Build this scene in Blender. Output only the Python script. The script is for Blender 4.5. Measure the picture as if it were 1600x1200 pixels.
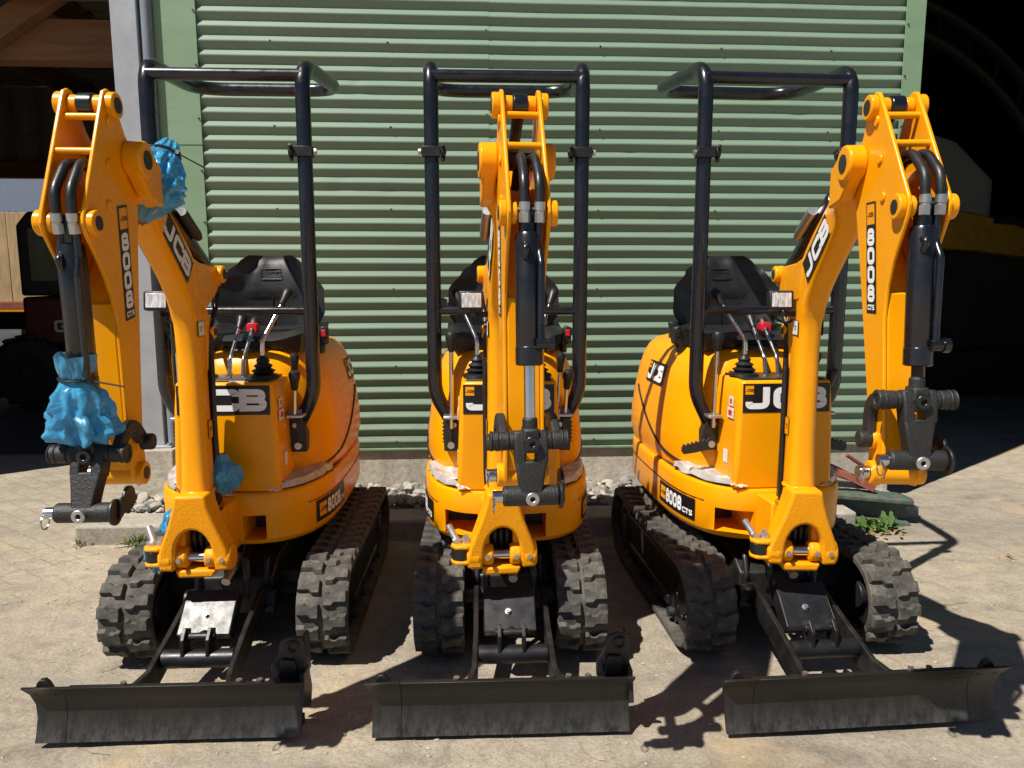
import bpy, bmesh, math, random
from mathutils import Vector, Matrix, noise
PI = math.pi
rnd = random.Random(7)
for o in list(bpy.data.objects): bpy.data.objects.remove(o)
scn = bpy.context.scene
COL = scn.collection

# ---------------------------------------------------------------- camera, world, sun, exposure
cam_d = bpy.data.cameras.new('camera'); cam = bpy.data.objects.new('camera', cam_d); COL.objects.link(cam)
cam_d.sensor_width = 36.0; cam_d.lens = 36.0 * 1150 / 1600; cam_d.clip_start = 0.05; cam_d.clip_end = 500
PITCH = math.atan(161 / 1150)
cam.location = (0, 0, 1.36)
cam.rotation_euler = (PI / 2 - PITCH, 0, -math.radians(3.2))
scn.camera = cam
SUN_AZ = math.radians(36.0); SUN_TAN = 1.52
sdir = Vector((math.cos(SUN_AZ), math.sin(SUN_AZ), -SUN_TAN)).normalized()
w = bpy.data.worlds.new('World'); scn.world = w; w.use_nodes = True
wn = w.node_tree.nodes; wl = w.node_tree.links
sky = wn.new('ShaderNodeTexSky'); sky.sky_type = 'NISHITA'; sky.sun_disc = False
sky.sun_elevation = math.atan(SUN_TAN); sky.sun_rotation = math.atan2(-sdir.x, -sdir.y)
sky.air_density = 0.7; sky.dust_density = 0.1; sky.altitude = 600
wl.new(sky.outputs[0], wn['Background'].inputs[0]); wn['Background'].inputs[1].default_value = 0.05
sun_d = bpy.data.lights.new('sun', 'SUN'); sun_d.energy = 5.0; sun_d.angle = math.radians(0.53); sun_d.color = (1.0, 0.945, 0.86)
sun = bpy.data.objects.new('sun', sun_d); COL.objects.link(sun); sun.rotation_euler = sdir.to_track_quat('-Z', 'Y').to_euler()
sun.location = (-4, -4, 9)
vs = scn.view_settings; vs.view_transform = 'Standard'; vs.look = 'None'; vs.gamma = 1; vs.use_curve_mapping = False; vs.exposure = 0.45

# ---------------------------------------------------------------- materials
MT = {}
def node_mat(name):
    m = bpy.data.materials.new(name); m.use_nodes = True; MT[name] = m
    return m, m.node_tree.nodes, m.node_tree.links, m.node_tree.nodes['Principled BSDF']
def tex(n, l, scale, detail=4, rough=0.55, coord='Object', dist=0.0, stretch=None, kind='ShaderNodeTexNoise'):
    tc = n.new('ShaderNodeTexCoord'); t = n.new(kind)
    src = tc.outputs[coord]
    if stretch:
        mp = n.new('ShaderNodeMapping'); mp.inputs['Scale'].default_value = stretch; l.new(src, mp.inputs[0]); src = mp.outputs[0]
    l.new(src, t.inputs['Vector']); t.inputs['Scale'].default_value = scale
    if kind == 'ShaderNodeTexNoise':
        t.inputs['Detail'].default_value = detail; t.inputs['Roughness'].default_value = rough; t.inputs['Distortion'].default_value = dist
    return t
def ramp(n, l, src, stops):
    r = n.new('ShaderNodeValToRGB'); el = r.color_ramp.elements
    while len(el) < len(stops): el.new(0.5)
    for e, (p, c) in zip(el, stops):
        e.position = p; e.color = (c[0], c[1], c[2], 1) if hasattr(c, '__len__') else (c, c, c, 1)
    l.new(src, r.inputs[0]); return r
def mixc(n, l, fac, a, b, mode='MIX'):
    m = n.new('ShaderNodeMix'); m.data_type = 'RGBA'; m.blend_type = mode
    for s, v in ((0, fac), (6, a), (7, b)):
        if hasattr(v, 'links') or hasattr(v, 'is_linked'): l.new(v, m.inputs[s])
        elif hasattr(v, '__len__'): m.inputs[s].default_value = (*v[:3], 1)
        else: m.inputs[s].default_value = v
    return m.outputs[2]
def bump(n, l, bs, src, strength, dist=0.01, prev=None):
    b = n.new('ShaderNodeBump'); b.inputs['Strength'].default_value = strength; b.inputs['Distance'].default_value = dist
    l.new(src, b.inputs['Height'])
    if prev: l.new(prev.outputs[0], b.inputs['Normal'])
    l.new(b.outputs[0], bs.inputs['Normal']); return b
def paint(name, col, rough=0.35, var=0.12, dust=0.0, dustcol=(.35, .3, .23), coat=0.0, metal=0.0, bumpv=0.0, bscale=60, spec=0.5, nscale=9):
    m, n, l, b = node_mat(name)
    t = tex(n, l, nscale, 5)
    dark = tuple(c * (1 - var) for c in col); lite = tuple(min(1, c * (1 + var)) for c in col)
    r = ramp(n, l, t.outputs['Fac'], [(.3, dark), (.7, lite)]); out = r.outputs[0]
    if dust > 0:
        t2 = tex(n, l, 17, 8, .7); f = ramp(n, l, t2.outputs['Fac'], [(.42, 0), (.75, dust)])
        out = mixc(n, l, f.outputs[0], out, dustcol)
    l.new(out, b.inputs['Base Color'])
    t3 = tex(n, l, 25, 6, .6); rr = ramp(n, l, t3.outputs['Fac'], [(.3, max(.03, rough - .07)), (.75, min(1, rough + .14))])
    l.new(rr.outputs[0], b.inputs['Roughness'])
    b.inputs['Metallic'].default_value = metal; b.inputs['Coat Weight'].default_value = coat; b.inputs['Coat Roughness'].default_value = 0.12
    b.inputs['Specular IOR Level'].default_value = spec
    if bumpv > 0:
        t4 = tex(n, l, bscale, 5, .6); bump(n, l, b, t4.outputs['Fac'], bumpv, .004)
    return m
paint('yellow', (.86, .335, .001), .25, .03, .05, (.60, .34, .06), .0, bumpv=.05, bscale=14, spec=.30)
paint('yellow_cast', (.84, .325, .001), .36, .06, .08, (.6, .34, .06), .0, bumpv=.5, bscale=140, spec=.28)
paint('tube_black', (.006, .0065, .010), .26, .2, .05, (.10, .09, .08), .3, bumpv=.04)
paint('frame_black', (.008, .008, .009), .42, .3, .22, (.10, .085, .065), bumpv=.15, bscale=80)
paint('cast_black', (.014, .014, .014), .48, .3, .15, (.09, .08, .065), bumpv=.55, bscale=170)
paint('cover_black', (.010, .010, .012), .36, .2, .10, (.12, .11, .1), bumpv=.03)
paint('hose', (.010, .010, .011), .38, .3, .2, (.08, .075, .07), bumpv=.1, bscale=200)
paint('plastic_black', (.010, .010, .011), .40, .2, .08, (.08, .07, .06), bumpv=.12, bscale=400)
paint('seat_vinyl', (.009, .009, .010), .42, .2, .10, (.07, .06, .05), bumpv=.25, bscale=350)
paint('chrome', (.62, .62, .64), .20, .06, .1, (.35, .3, .25), metal=1.0)
paint('zinc', (.50, .50, .50), .38, .12, .15, (.3, .28, .24), metal=.9)
paint('decal_black', (.007, .007, .007), .40, .1)
paint('decal_white', (.80, .80, .82), .42, .03)
paint('sticker', (.72, .71, .67), .45, .04)
paint('red_plastic', (.55, .012, .02), .38, .08)
paint('galv', (.34, .36, .39), .5, .14, .35, (.42, .42, .43), metal=.25, nscale=5)
paint('pipe_grey', (.17, .20, .24), .45, .1, .2, (.25, .26, .27))
paint('dark_steel', (.02, .02, .022), .5, .3, .2, (.06, .05, .045))
paint('red_machine', (.11, .012, .012), .5, .2, .3, (.06, .04, .03))
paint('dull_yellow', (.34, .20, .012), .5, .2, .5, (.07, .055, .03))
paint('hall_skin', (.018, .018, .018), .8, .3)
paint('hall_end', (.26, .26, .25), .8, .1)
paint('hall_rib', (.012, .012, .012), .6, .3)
paint('blue_siding', (.19, .22, .29), .6, .05)
paint('rust_red', (.25, .055, .035), .7, .35, .5, (.16, .13, .10), bumpv=.4)
paint('rust_green', (.055, .10, .085), .6, .4, .75, (.20, .10, .06), bumpv=.5, nscale=22)
paint('foam', (.66, .64, .60), .35, .08, .4, (.45, .38, .30), bumpv=.6, bscale=45)
paint('floor_shade_dark', (.035, .033, .032), .9, .4, .3, (.05, .05, .05), nscale=2)  # near-black tone holds the shed's shade as well as dark asphalt
paint('seat_label', (.03, .03, .033), .5, .1)
paint('amber', (.75, .28, .01), .3, .05)
paint('tree_dark', (.03, .045, .02), .8, .4)
paint('window_pane', (.20, .22, .17), .15, .2)

def blade_mat():
    m, n, l, b = node_mat('blade')
    t = tex(n, l, 36, 10, .8, stretch=(1, 1, .35)); t2 = tex(n, l, 5, 4, .6)
    g = n.new('ShaderNodeTexCoord'); s = n.new('ShaderNodeSeparateXYZ'); l.new(g.outputs['Object'], s.inputs[0])
    wear = ramp(n, l, s.outputs['Z'], [(0.0, 1.0), (.012, .60), (.05, .30), (.10, .08), (.2, .02)])
    f = ramp(n, l, t.outputs['Fac'], [(.40, 0), (.72, 1)])
    mul = n.new('ShaderNodeMath'); mul.operation = 'MULTIPLY'; l.new(wear.outputs[0], mul.inputs[0]); l.new(f.outputs[0], mul.inputs[1])
    base = ramp(n, l, t2.outputs['Fac'], [(.3, (.007, .007, .007)), (.7, (.014, .0135, .013))])
    out = mixc(n, l, mul.outputs[0], base.outputs[0], (.13, .12, .105))
    l.new(out, b.inputs['Base Color']); b.inputs['Roughness'].default_value = .40
    t3 = tex(n, l, 90, 6, .7); bump(n, l, b, t3.outputs['Fac'], .22, .003)
blade_mat()

def rubber_mat():
    m, n, l, b = node_mat('rubber')
    t = tex(n, l, 12, 7, .65); t2 = tex(n, l, 70, 6, .7)
    r = ramp(n, l, t.outputs['Fac'], [(.28, (.030, .029, .027)), (.50, (.095, .088, .076)), (.75, (.190, .168, .135))])
    r2 = ramp(n, l, t2.outputs['Fac'], [(.35, .55), (.7, 1.15)])
    l.new(mixc(n, l, 1.0, r.outputs[0], r2.outputs[0], 'MULTIPLY'), b.inputs['Base Color'])
    b.inputs['Roughness'].default_value = .78
    t3 = tex(n, l, 150, 5, .6); bump(n, l, b, t3.outputs['Fac'], .5, .004)
rubber_mat()

def green_mat(name, col, rough=.55, spec=.5):
    m, n, l, b = node_mat(name)
    t = tex(n, l, 3, 5, .6, stretch=(.4, 1, 2.2)); t2 = tex(n, l, 22, 7, .72, stretch=(.6, 1, 1))
    r = ramp(n, l, t.outputs['Fac'], [(.3, tuple(c * .92 for c in col)), (.7, tuple(c * 1.07 for c in col))])
    f = ramp(n, l, t2.outputs['Fac'], [(.60, 0), (.78, .35)])
    tz = n.new('ShaderNodeTexCoord'); sz = n.new('ShaderNodeSeparateXYZ'); l.new(tz.outputs['Object'], sz.inputs[0]); hz_ = ramp(n, l, sz.outputs['Z'], [(.36, .75), (.62, .12), (1.0, 0)]); t9 = tex(n, l, 6, 8, .75); h2 = ramp(n, l, t9.outputs['Fac'], [(.42, 0), (.7, 1)]); hm_ = n.new('ShaderNodeMath'); hm_.operation = 'MULTIPLY_ADD'; l.new(hz_.outputs[0], hm_.inputs[0]); l.new(h2.outputs[0], hm_.inputs[1]); l.new(f.outputs[0], hm_.inputs[2]); f = hm_
    l.new(mixc(n, l, f.outputs[0], r.outputs[0], (.16, .15, .10)), b.inputs['Base Color'])
    b.inputs['Roughness'].default_value = rough; b.inputs['Specular IOR Level'].default_value = spec
    t3 = tex(n, l, 1.6, 3, .5, stretch=(1, 1, 3)); bump(n, l, b, t3.outputs['Fac'], .25, .02)
green_mat('green', (.168, .250, .172), .62, .5); green_mat('green_trim', (.195, .305, .185))

def concrete_mat(name, col, k=1.0, pit=.35):
    m, n, l, b = node_mat(name)
    t = tex(n, l, 2.2 * k, 8, .65); t2 = tex(n, l, 38 * k, 6, .7); t3 = tex(n, l, 9 * k, 6, .7, stretch=(1.4, 1, .5))
    r = ramp(n, l, t.outputs['Fac'], [(.28, tuple(c * .72 for c in col)), (.72, tuple(c * 1.18 for c in col))])
    r2 = ramp(n, l, t2.outputs['Fac'], [(.3, .72), (.62, 1.1)]); r3 = ramp(n, l, t3.outputs['Fac'], [(.3, .8), (.6, 1.06)])
    o = mixc(n, l, 1.0, r.outputs[0], r2.outputs[0], 'MULTIPLY'); o = mixc(n, l, 1.0, o, r3.outputs[0], 'MULTIPLY')
    l.new(o, b.inputs['Base Color']); b.inputs['Roughness'].default_value = .88
    bb = bump(n, l, b, t2.outputs['Fac'], .4, .01); v = tex(n, l, 60 * k, kind='ShaderNodeTexVoronoi')
    rv = ramp(n, l, v.outputs['Distance'], [(.0, 0), (.22, 1)]); bump(n, l, b, rv.outputs[0], pit, .006, bb)
concrete_mat('concrete', (.50, .455, .37)); concrete_mat('kerb_stone', (.36, .33, .275), 1.6)
concrete_mat('stone_a', (.40, .38, .34), 6, .1); concrete_mat('stone_b', (.28, .27, .25), 6, .1); concrete_mat('stone_c', (.48, .43, .35), 6, .1)

def ground_mat():
    m, n, l, b = node_mat('ground')
    big = tex(n, l, .9, 7, .62, dist=.6); streak = tex(n, l, 2.4, 9, .70, stretch=(.8, 1.7, 1), dist=1.3)
    grain = tex(n, l, 95, 8, .8); mid = tex(n, l, 13, 8, .7, dist=.4); sand = tex(n, l, 1.7, 5, .6, dist=.5)
    r = ramp(n, l, big.outputs['Fac'], [(.25, (.225, .195, .155)), (.5, (.345, .295, .225)), (.75, (.43, .36, .265))])
    s = ramp(n, l, streak.outputs['Fac'], [(.28, .62), (.46, .97), (.75, 1.12)])
    g = ramp(n, l, grain.outputs['Fac'], [(.36, .66), (.56, 1.08)]); mm = ramp(n, l, mid.outputs['Fac'], [(.28, .74), (.55, 1.06)])
    o = mixc(n, l, 1, r.outputs[0], s.outputs[0], 'MULTIPLY'); o = mixc(n, l, 1, o, mm.outputs[0], 'MULTIPLY'); o = mixc(n, l, 1, o, g.outputs[0], 'MULTIPLY')
    sf = ramp(n, l, sand.outputs['Fac'], [(.58, 0), (.72, .65)])
    o = mixc(n, l, sf.outputs[0], o, (.47, .33, .17))
    gy = tex(n, l, 3.1, 7, .66, stretch=(.7, 2.2, 1), dist=.5); gf = ramp(n, l, gy.outputs['Fac'], [(.56, 0), (.70, .55)])
    o = mixc(n, l, gf.outputs[0], o, (.25, .235, .21))
    ck = tex(n, l, 1.15, kind='ShaderNodeTexVoronoi'); ck.feature = 'DISTANCE_TO_EDGE'
    wob = tex(n, l, 5, 6, .7); wm = n.new('ShaderNodeMix'); wm.data_type = 'VECTOR'; wm.inputs[0].default_value = .12
    tcc = n.new('ShaderNodeTexCoord'); l.new(tcc.outputs['Object'], wm.inputs[4]); l.new(wob.outputs['Color'], wm.inputs[5]); l.new(wm.outputs[1], ck.inputs['Vector'])
    cr = ramp(n, l, ck.outputs['Distance'], [(.0, .0), (.006, 1)]); cmask = ramp(n, l, big.outputs['Fac'], [(.45, 0), (.60, .42)])
    inv = n.new('ShaderNodeMath'); inv.operation = 'SUBTRACT'; inv.inputs[0].default_value = 1; l.new(cr.outputs[0], inv.inputs[1]); cm = n.new('ShaderNodeMath'); cm.operation = 'MULTIPLY'; l.new(inv.outputs[0], cm.inputs[0]); l.new(cmask.outputs[0], cm.inputs[1])
    o = mixc(n, l, cm.outputs[0], o, (.12, .10, .075))
    tb = n.new('ShaderNodeTexCoord'); mb = n.new('ShaderNodeMapping'); mb.inputs['Rotation'].default_value = (0, 0, math.radians(38)); l.new(tb.outputs['Object'], mb.inputs[0]); br = n.new('ShaderNodeTexBrick'); l.new(mb.outputs[0], br.inputs['Vector'])
    br.inputs['Scale'].default_value = 1.0; br.inputs['Brick Width'].default_value = .22; br.inputs['Row Height'].default_value = .11; br.inputs['Mortar Size'].default_value = .006; br.inputs['Mortar Smooth'].default_value = .6
    sb = n.new('ShaderNodeSeparateXYZ'); l.new(tb.outputs['Object'], sb.inputs[0]); mx = n.new('ShaderNodeMapRange'); mx.inputs['From Min'].default_value = -1.75; mx.inputs['From Max'].default_value = -2.1; l.new(sb.outputs['X'], mx.inputs['Value'])
    my = n.new('ShaderNodeMapRange'); my.inputs['From Min'].default_value = 3.0; my.inputs['From Max'].default_value = 3.4; l.new(sb.outputs['Y'], my.inputs['Value']); m1_ = n.new('ShaderNodeMath'); m1_.operation = 'MULTIPLY'; l.new(mx.outputs[0], m1_.inputs[0]); l.new(my.outputs[0], m1_.inputs[1])
    pn = ramp(n, l, mid.outputs['Fac'], [(.42, 0), (.60, .75)]); m2_ = n.new('ShaderNodeMath'); m2_.operation = 'MULTIPLY'; l.new(m1_.outputs[0], m2_.inputs[0]); l.new(pn.outputs[0], m2_.inputs[1]); m3_ = n.new('ShaderNodeMath'); m3_.operation = 'MULTIPLY'; l.new(m2_.outputs[0], m3_.inputs[0]); l.new(br.outputs['Fac'], m3_.inputs[1])
    o = mixc(n, l, m3_.outputs[0], o, (.13, .10, .07))
    l.new(o, b.inputs['Base Color']); b.inputs['Roughness'].default_value = .92
    b1 = bump(n, l, b, streak.outputs['Fac'], .55, .030); b2 = bump(n, l, b, mid.outputs['Fac'], .6, .014, b1); bump(n, l, b, grain.outputs['Fac'], .5, .004, b2)
ground_mat()

def wood_mat(name, col, sc=1.0, axis=(1, 1, 14)):
    m, n, l, b = node_mat(name)
    t = tex(n, l, 2.0 * sc, 8, .65, stretch=axis, dist=.4); t2 = tex(n, l, 1.2, 3)
    r = ramp(n, l, t.outputs['Fac'], [(.28, tuple(c * .6 for c in col)), (.72, tuple(c * 1.2 for c in col))])
    r2 = ramp(n, l, t2.outputs['Fac'], [(.3, .85), (.7, 1.1)])
    l.new(mixc(n, l, 1, r.outputs[0], r2.outputs[0], 'MULTIPLY'), b.inputs['Base Color']); b.inputs['Roughness'].default_value = .75
    bump(n, l, b, t.outputs['Fac'], .2, .006)
wood_mat('beam_wood', (.17, .075, .030)); wood_mat('ply', (.52, .36, .19), 1.4, (8, 1, 1))
paint('roof_sheet', (.13, .12, .11), .6, .2)

def film_mat(name, col, tr, rough=.12):
    m, n, l, b = node_mat(name)
    n.remove(b); out = n['Material Output']
    d = n.new('ShaderNodeBsdfDiffuse'); tl = n.new('ShaderNodeBsdfTranslucent'); tp = n.new('ShaderNodeBsdfTransparent'); gl = n.new('ShaderNodeBsdfGlossy')
    t = tex(n, l, 14, 5, .6); r = ramp(n, l, t.outputs['Fac'], [(.3, tuple(c * .6 for c in col)), (.7, col)])
    l.new(r.outputs[0], d.inputs[0]); l.new(r.outputs[0], tl.inputs[0]); tp.inputs[0].default_value = (*[min(1, c * .6 + .4) for c in col], 1); gl.inputs[0].default_value = (1, 1, 1, 1); gl.inputs['Roughness'].default_value = rough
    m1 = n.new('ShaderNodeMixShader'); m1.inputs[0].default_value = .36; l.new(d.outputs[0], m1.inputs[1]); l.new(tl.outputs[0], m1.inputs[2])
    m2 = n.new('ShaderNodeMixShader'); rr = ramp(n, l, t.outputs['Fac'], [(.35, tr), (.65, tr * .35)]); l.new(rr.outputs[0], m2.inputs[0]); l.new(m1.outputs[0], m2.inputs[1]); l.new(tp.outputs[0], m2.inputs[2])
    fr = n.new('ShaderNodeFresnel'); fr.inputs[0].default_value = 1.5
    m3 = n.new('ShaderNodeMixShader'); l.new(fr.outputs[0], m3.inputs[0]); l.new(m2.outputs[0], m3.inputs[1]); l.new(gl.outputs[0], m3.inputs[2])
    l.new(m3.outputs[0], out.inputs[0])
    bt = tex(n, l, 22, 5, .6, dist=1.6); bp = n.new('ShaderNodeBump'); bp.inputs['Strength'].default_value = .55; bp.inputs['Distance'].default_value = .008; l.new(bt.outputs['Fac'], bp.inputs['Height'])
    for q in (d, gl, fr): l.new(bp.outputs[0], q.inputs['Normal'])
film_mat('blue_film', (.10, .58, 1.0), .30, .10); film_mat('clear_film', (.95, .95, .95), .22)
def gable_mat():
    m, n, l, b = node_mat('gable_film'); n.remove(b); tl = n.new('ShaderNodeBsdfTranslucent'); tl.inputs[0].default_value = (.05, .05, .048, 1); l.new(tl.outputs[0], n['Material Output'].inputs[0])
gable_mat()
def leaf_mat(name, col):
    m, n, l, b = node_mat(name)
    t = tex(n, l, 30, 3); r = ramp(n, l, t.outputs['Fac'], [(.3, tuple(c * .7 for c in col)), (.7, tuple(c * 1.3 for c in col))])
    l.new(r.outputs[0], b.inputs['Base Color']); b.inputs['Roughness'].default_value = .5; b.inputs['Subsurface Weight'].default_value = 0.0
leaf_mat('leaf', (.055, .12, .02)); leaf_mat('leaf_dry', (.26, .19, .08)); leaf_mat('leaf_pale', (.13, .16, .05))
def lens_mat():
    m, n, l, b = node_mat('lens')
    t = tex(n, l, 160, 2, stretch=(1, 1, .1)); r = ramp(n, l, t.outputs['Fac'], [(.35, .45), (.65, .95)]); l.new(r.outputs[0], b.inputs['Base Color'])
    b.inputs['Roughness'].default_value = .15; b.inputs['Metallic'].default_value = .35; b.inputs['Coat Weight'].default_value = 1; bump(n, l, b, t.outputs['Fac'], .8, .004)
lens_mat()

# ---------------------------------------------------------------- mesh helpers
class G:
    def __init__(s): s.v = []; s.f = []
    def add(s, v, f, T=None):
        k = len(s.v); s.v += [tuple(T @ Vector(p)) for p in v] if T else [tuple(p) for p in v]; s.f += [tuple(i + k for i in q) for q in f]; return s
    def box(s, x0, x1, y0, y1, z0, z1, T=None):
        return s.add([(x, y, z) for x in (x0, x1) for y in (y0, y1) for z in (z0, z1)],
                     [(0, 1, 3, 2), (4, 6, 7, 5), (0, 4, 5, 1), (2, 3, 7, 6), (0, 2, 6, 4), (1, 5, 7, 3)], T)
    def prism(s, poly, axis, a, b, T=None):
        n = len(poly)
        def P(q, c): return {'x': (c, q[0], q[1]), 'y': (q[0], c, q[1]), 'z': (q[0], q[1], c)}[axis]
        v = [P(q, a) for q in poly] + [P(q, b) for q in poly]
        f = [tuple(range(n)), tuple(range(2 * n - 1, n - 1, -1))] + [(i, (i + 1) % n, n + (i + 1) % n, n + i) for i in range(n)]
        return s.add(v, f, T)
    def tube(s, path, r, n=16, cap=True, T=None, closed=False):
        path = [Vector(p) for p in path]; m = len(path); v = []; f = []
        rs = r if hasattr(r, '__len__') else [r] * m
        tg = []
        for i in range(m):
            a = path[i - 1] if (i > 0 or closed) else path[i]; b = path[(i + 1) % m] if (i < m - 1 or closed) else path[i]
            tg.append((b - a).normalized())
        up = Vector((0, 0, 1)) if abs(tg[0].z) < .9 else Vector((0, 1, 0))
        nrm = tg[0].cross(up).normalized()
        for i in range(m):
            nrm = (nrm - tg[i] * nrm.dot(tg[i])).normalized(); bi = tg[i].cross(nrm)
            for k in range(n):
                an = 2 * PI * k / n; v.append(path[i] + (nrm * math.cos(an) + bi * math.sin(an)) * rs[i])
        for i in range(m if closed else m - 1):
            j = (i + 1) % m
            for k in range(n): f.append((i * n + k, i * n + (k + 1) % n, j * n + (k + 1) % n, j * n + k))
        if cap and not closed: f += [tuple(range(n - 1, -1, -1)), tuple(range((m - 1) * n, m * n))]
        return s.add(v, f, T)
    def cyl(s, p0, p1, r0, r1=None, n=24, T=None): return s.tube([p0, p1], [r0, r0 if r1 is None else r1], n, True, T)
    def loft(s, secs, cap0=True, cap1=True, T=None, closed=True, skip=None):
        n = len(secs[0]); v = [p for q in secs for p in q]; f = []
        for i in range(len(secs) - 1):
            for k in range(n if closed else n - 1):
                if skip and skip(i, k): continue
                f.append((i * n + k, i * n + (k + 1) % n, (i + 1) * n + (k + 1) % n, (i + 1) * n + k))
        if cap0: f.append(tuple(range(n - 1, -1, -1)))
        if cap1: f.append(tuple(range((len(secs) - 1) * n, len(secs) * n)))
        return s.add(v, f, T)
    def ring(s, c, axis, r0, r1, h, n=28, T=None):   # flat washer / annulus with thickness along axis
        secs = []; v = []; f = []
        for k in range(n):
            an = 2 * PI * k / n; ca, sa = math.cos(an), math.sin(an)
            for (r, q) in ((r0, -h / 2), (r1, -h / 2), (r1, h / 2), (r0, h / 2)):
                d = {'x': (q, r * ca, r * sa), 'y': (r * ca, q, r * sa), 'z': (r * ca, r * sa, q)}[axis]
                v.append((c[0] + d[0], c[1] + d[1], c[2] + d[2]))
        for k in range(n):
            for j in range(4): f.append((k * 4 + j, k * 4 + (j + 1) % 4, ((k + 1) % n) * 4 + (j + 1) % 4, ((k + 1) % n) * 4 + j))
        return s.add(v, f, T)
    def data(s, name, mat, ang=38):
        me = bpy.data.meshes.new(name); me.from_pydata(s.v, [], s.f); bm = bmesh.new(); bm.from_mesh(me)
        bmesh.ops.recalc_face_normals(bm, faces=bm.faces)
        for fc in bm.faces: fc.smooth = True
        lim = math.radians(ang)
        for e in bm.edges:
            if len(e.link_faces) != 2 or e.calc_face_angle(0) > lim: e.smooth = False
        bm.to_mesh(me); bm.free(); me.materials.append(MT[mat]); return me
    def build(s, name, mat, parent=None, bevel=0, T=None, ang=38, seg=2):
        if T: s.v = [tuple(T @ Vector(p)) for p in s.v]
        return link(name, s.data(name, mat, ang), parent, bevel, seg)
def link(name, me, parent=None, bevel=0, seg=2):
    o = bpy.data.objects.new(name, me); COL.objects.link(o)
    if parent: o.parent = parent
    if bevel:
        b = o.modifiers.new('bevel', 'BEVEL'); b.width = bevel; b.segments = seg; b.limit_method = 'ANGLE'; b.angle_limit = math.radians(35); b.harden_normals = False
    return o
def fillet(path, r, n=6, closed=False):
    path = [Vector(p) for p in path]; out = []; m = len(path)
    for i in range(m):
        if not closed and i in (0, m - 1): out.append(path[i]); continue
        p, a, b = path[i], path[i - 1], path[(i + 1) % m]
        da, db = (a - p), (b - p); la, lb = da.length, db.length; da.normalize(); db.normalize()
        an = da.angle(db); d = min(r / math.tan(an / 2), la * .49, lb * .49)
        A, B = p + da * d, p + db * d
        for k in range(n + 1):
            t = k / n; out.append(A * (1 - t) ** 2 + p * 2 * t * (1 - t) + B * t * t)
    return out
def thing(name, label, cat, loc=(0, 0, 0), rz=0, group=None):
    o = bpy.data.objects.new(name, None); COL.objects.link(o); o.empty_display_size = .1
    o.location = loc; o.rotation_euler = (0, 0, rz); return tag(o, label, cat, group)
def tag(o, label=None, cat=None, group=None, kind=None):
    if label: o['label'] = label
    if cat: o['category'] = cat
    if group: o['group'] = group
    if kind: o['kind'] = kind
    return o
def rrect(hx, hy, r, n=4):
    pts = []
    for cx, cy, a0 in ((hx - r, hy - r, 0), (-hx + r, hy - r, 90), (-hx + r, -hy + r, 180), (hx - r, -hy + r, 270)):
        for k in range(n + 1):
            a = math.radians(a0 + 90 * k / n); pts.append((cx + r * math.cos(a), cy + r * math.sin(a)))
    return pts

# lettering: strokes of flat ribbon, drawn in a unit cell
def glyph(ch):
    W = 1.0
    S = {'J': (.92, [([(.77, 1.0), (.77, .14), (.10, .14), (.10, .34)], 0)]),
         'C': (.98, [([(.98, .66), (.98, .86), (.14, .86), (.14, .14), (.98, .14), (.98, .36)], 0)]),
         'B': (1.0, [([(.14, 1.0), (.14, 0)], 0), ([(.05, .86), (.84, .86), (.84, .52), (.14, .52)], 0), ([(.14, .50), (.88, .50), (.88, .14), (.05, .14)], 0)]),
         '8': (.92, [([(.16, .87), (.76, .87), (.76, .52), (.16, .52)], 1), ([(.13, .50), (.79, .50), (.79, .13), (.13, .13)], 1)]),
         '0': (.92, [([(.13, .87), (.79, .87), (.79, .13), (.13, .13)], 1)]),
         'T': (.84, [([(.0, .87), (.84, .87)], 0), ([(.42, .87), (.42, 0)], 0)]),
         'S': (.90, [([(.85, .87), (.13, .87), (.13, .5), (.77, .5), (.77, .13), (.05, .13)], 0)]),
         'G': (.95, [([(.92, .87), (.13, .87), (.13, .13), (.82, .13), (.82, .48), (.5, .48)], 0)]),
         'R': (.95, [([(.13, 0), (.13, .87), (.80, .87), (.80, .45), (.13, .45)], 0), ([(.45, .45), (.85, 0)], 0)]),
         'Y': (.92, [([(.08, 1), (.46, .45), (.46, 0)], 0), ([(.84, 1), (.46, .45)], 0)]), ' ': (.5, [])}
    return S[ch]
def ribbon(pts, wd, closed):
    pts = [Vector((p[0], p[1], 0)) for p in pts]; pts = fillet(pts, wd * .75, 4, closed); q = []
    for p in pts:
        if not q or (p - q[-1]).length > 1e-4: q.append(p)
    pts = q; m = len(pts); v = []; f = []
    for i in range(m):
        a = pts[i - 1] if (i > 0 or closed) else pts[i]; b = pts[(i + 1) % m] if (i < m - 1 or closed) else pts[i]
        t = (b - a).normalized(); nn = Vector((-t.y, t.x, 0)); v += [pts[i] + nn * wd / 2, pts[i] - nn * wd / 2]
    for i in range(m if closed else m - 1):
        j = (i + 1) % m; f.append((2 * i, 2 * i + 1, 2 * j + 1, 2 * j))
    return v, f
def text2d(s, h, stroke=.27, gap=.14, slant=0.0, wide=1.0):
    v = []; f = []; x = 0; k = 0
    for ch in s:
        wd, strokes = glyph(ch)
        for pts, cl in strokes:
            vv, ff = ribbon([(p[0] * wide, p[1]) for p in pts], stroke, cl); b = len(v)
            v += [((p.x + x + slant * p.y) * h, p.y * h, k * .00025) for p in vv]; f += [tuple(i + b for i in q) for q in ff]; k += 1
        x += wd * wide + gap
    return v, f, (x - gap) * h
def rect2d(x0, x1, y0, y1, n=1, m=1, z=0):
    v = []; f = []
    for j in range(m + 1):
        for i in range(n + 1): v.append((x0 + (x1 - x0) * i / n, y0 + (y1 - y0) * j / m, z))
    for j in range(m):
        for i in range(n): a = j * (n + 1) + i; f.append((a, a + 1, a + n + 2, a + n + 1))
    return v, f
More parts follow.
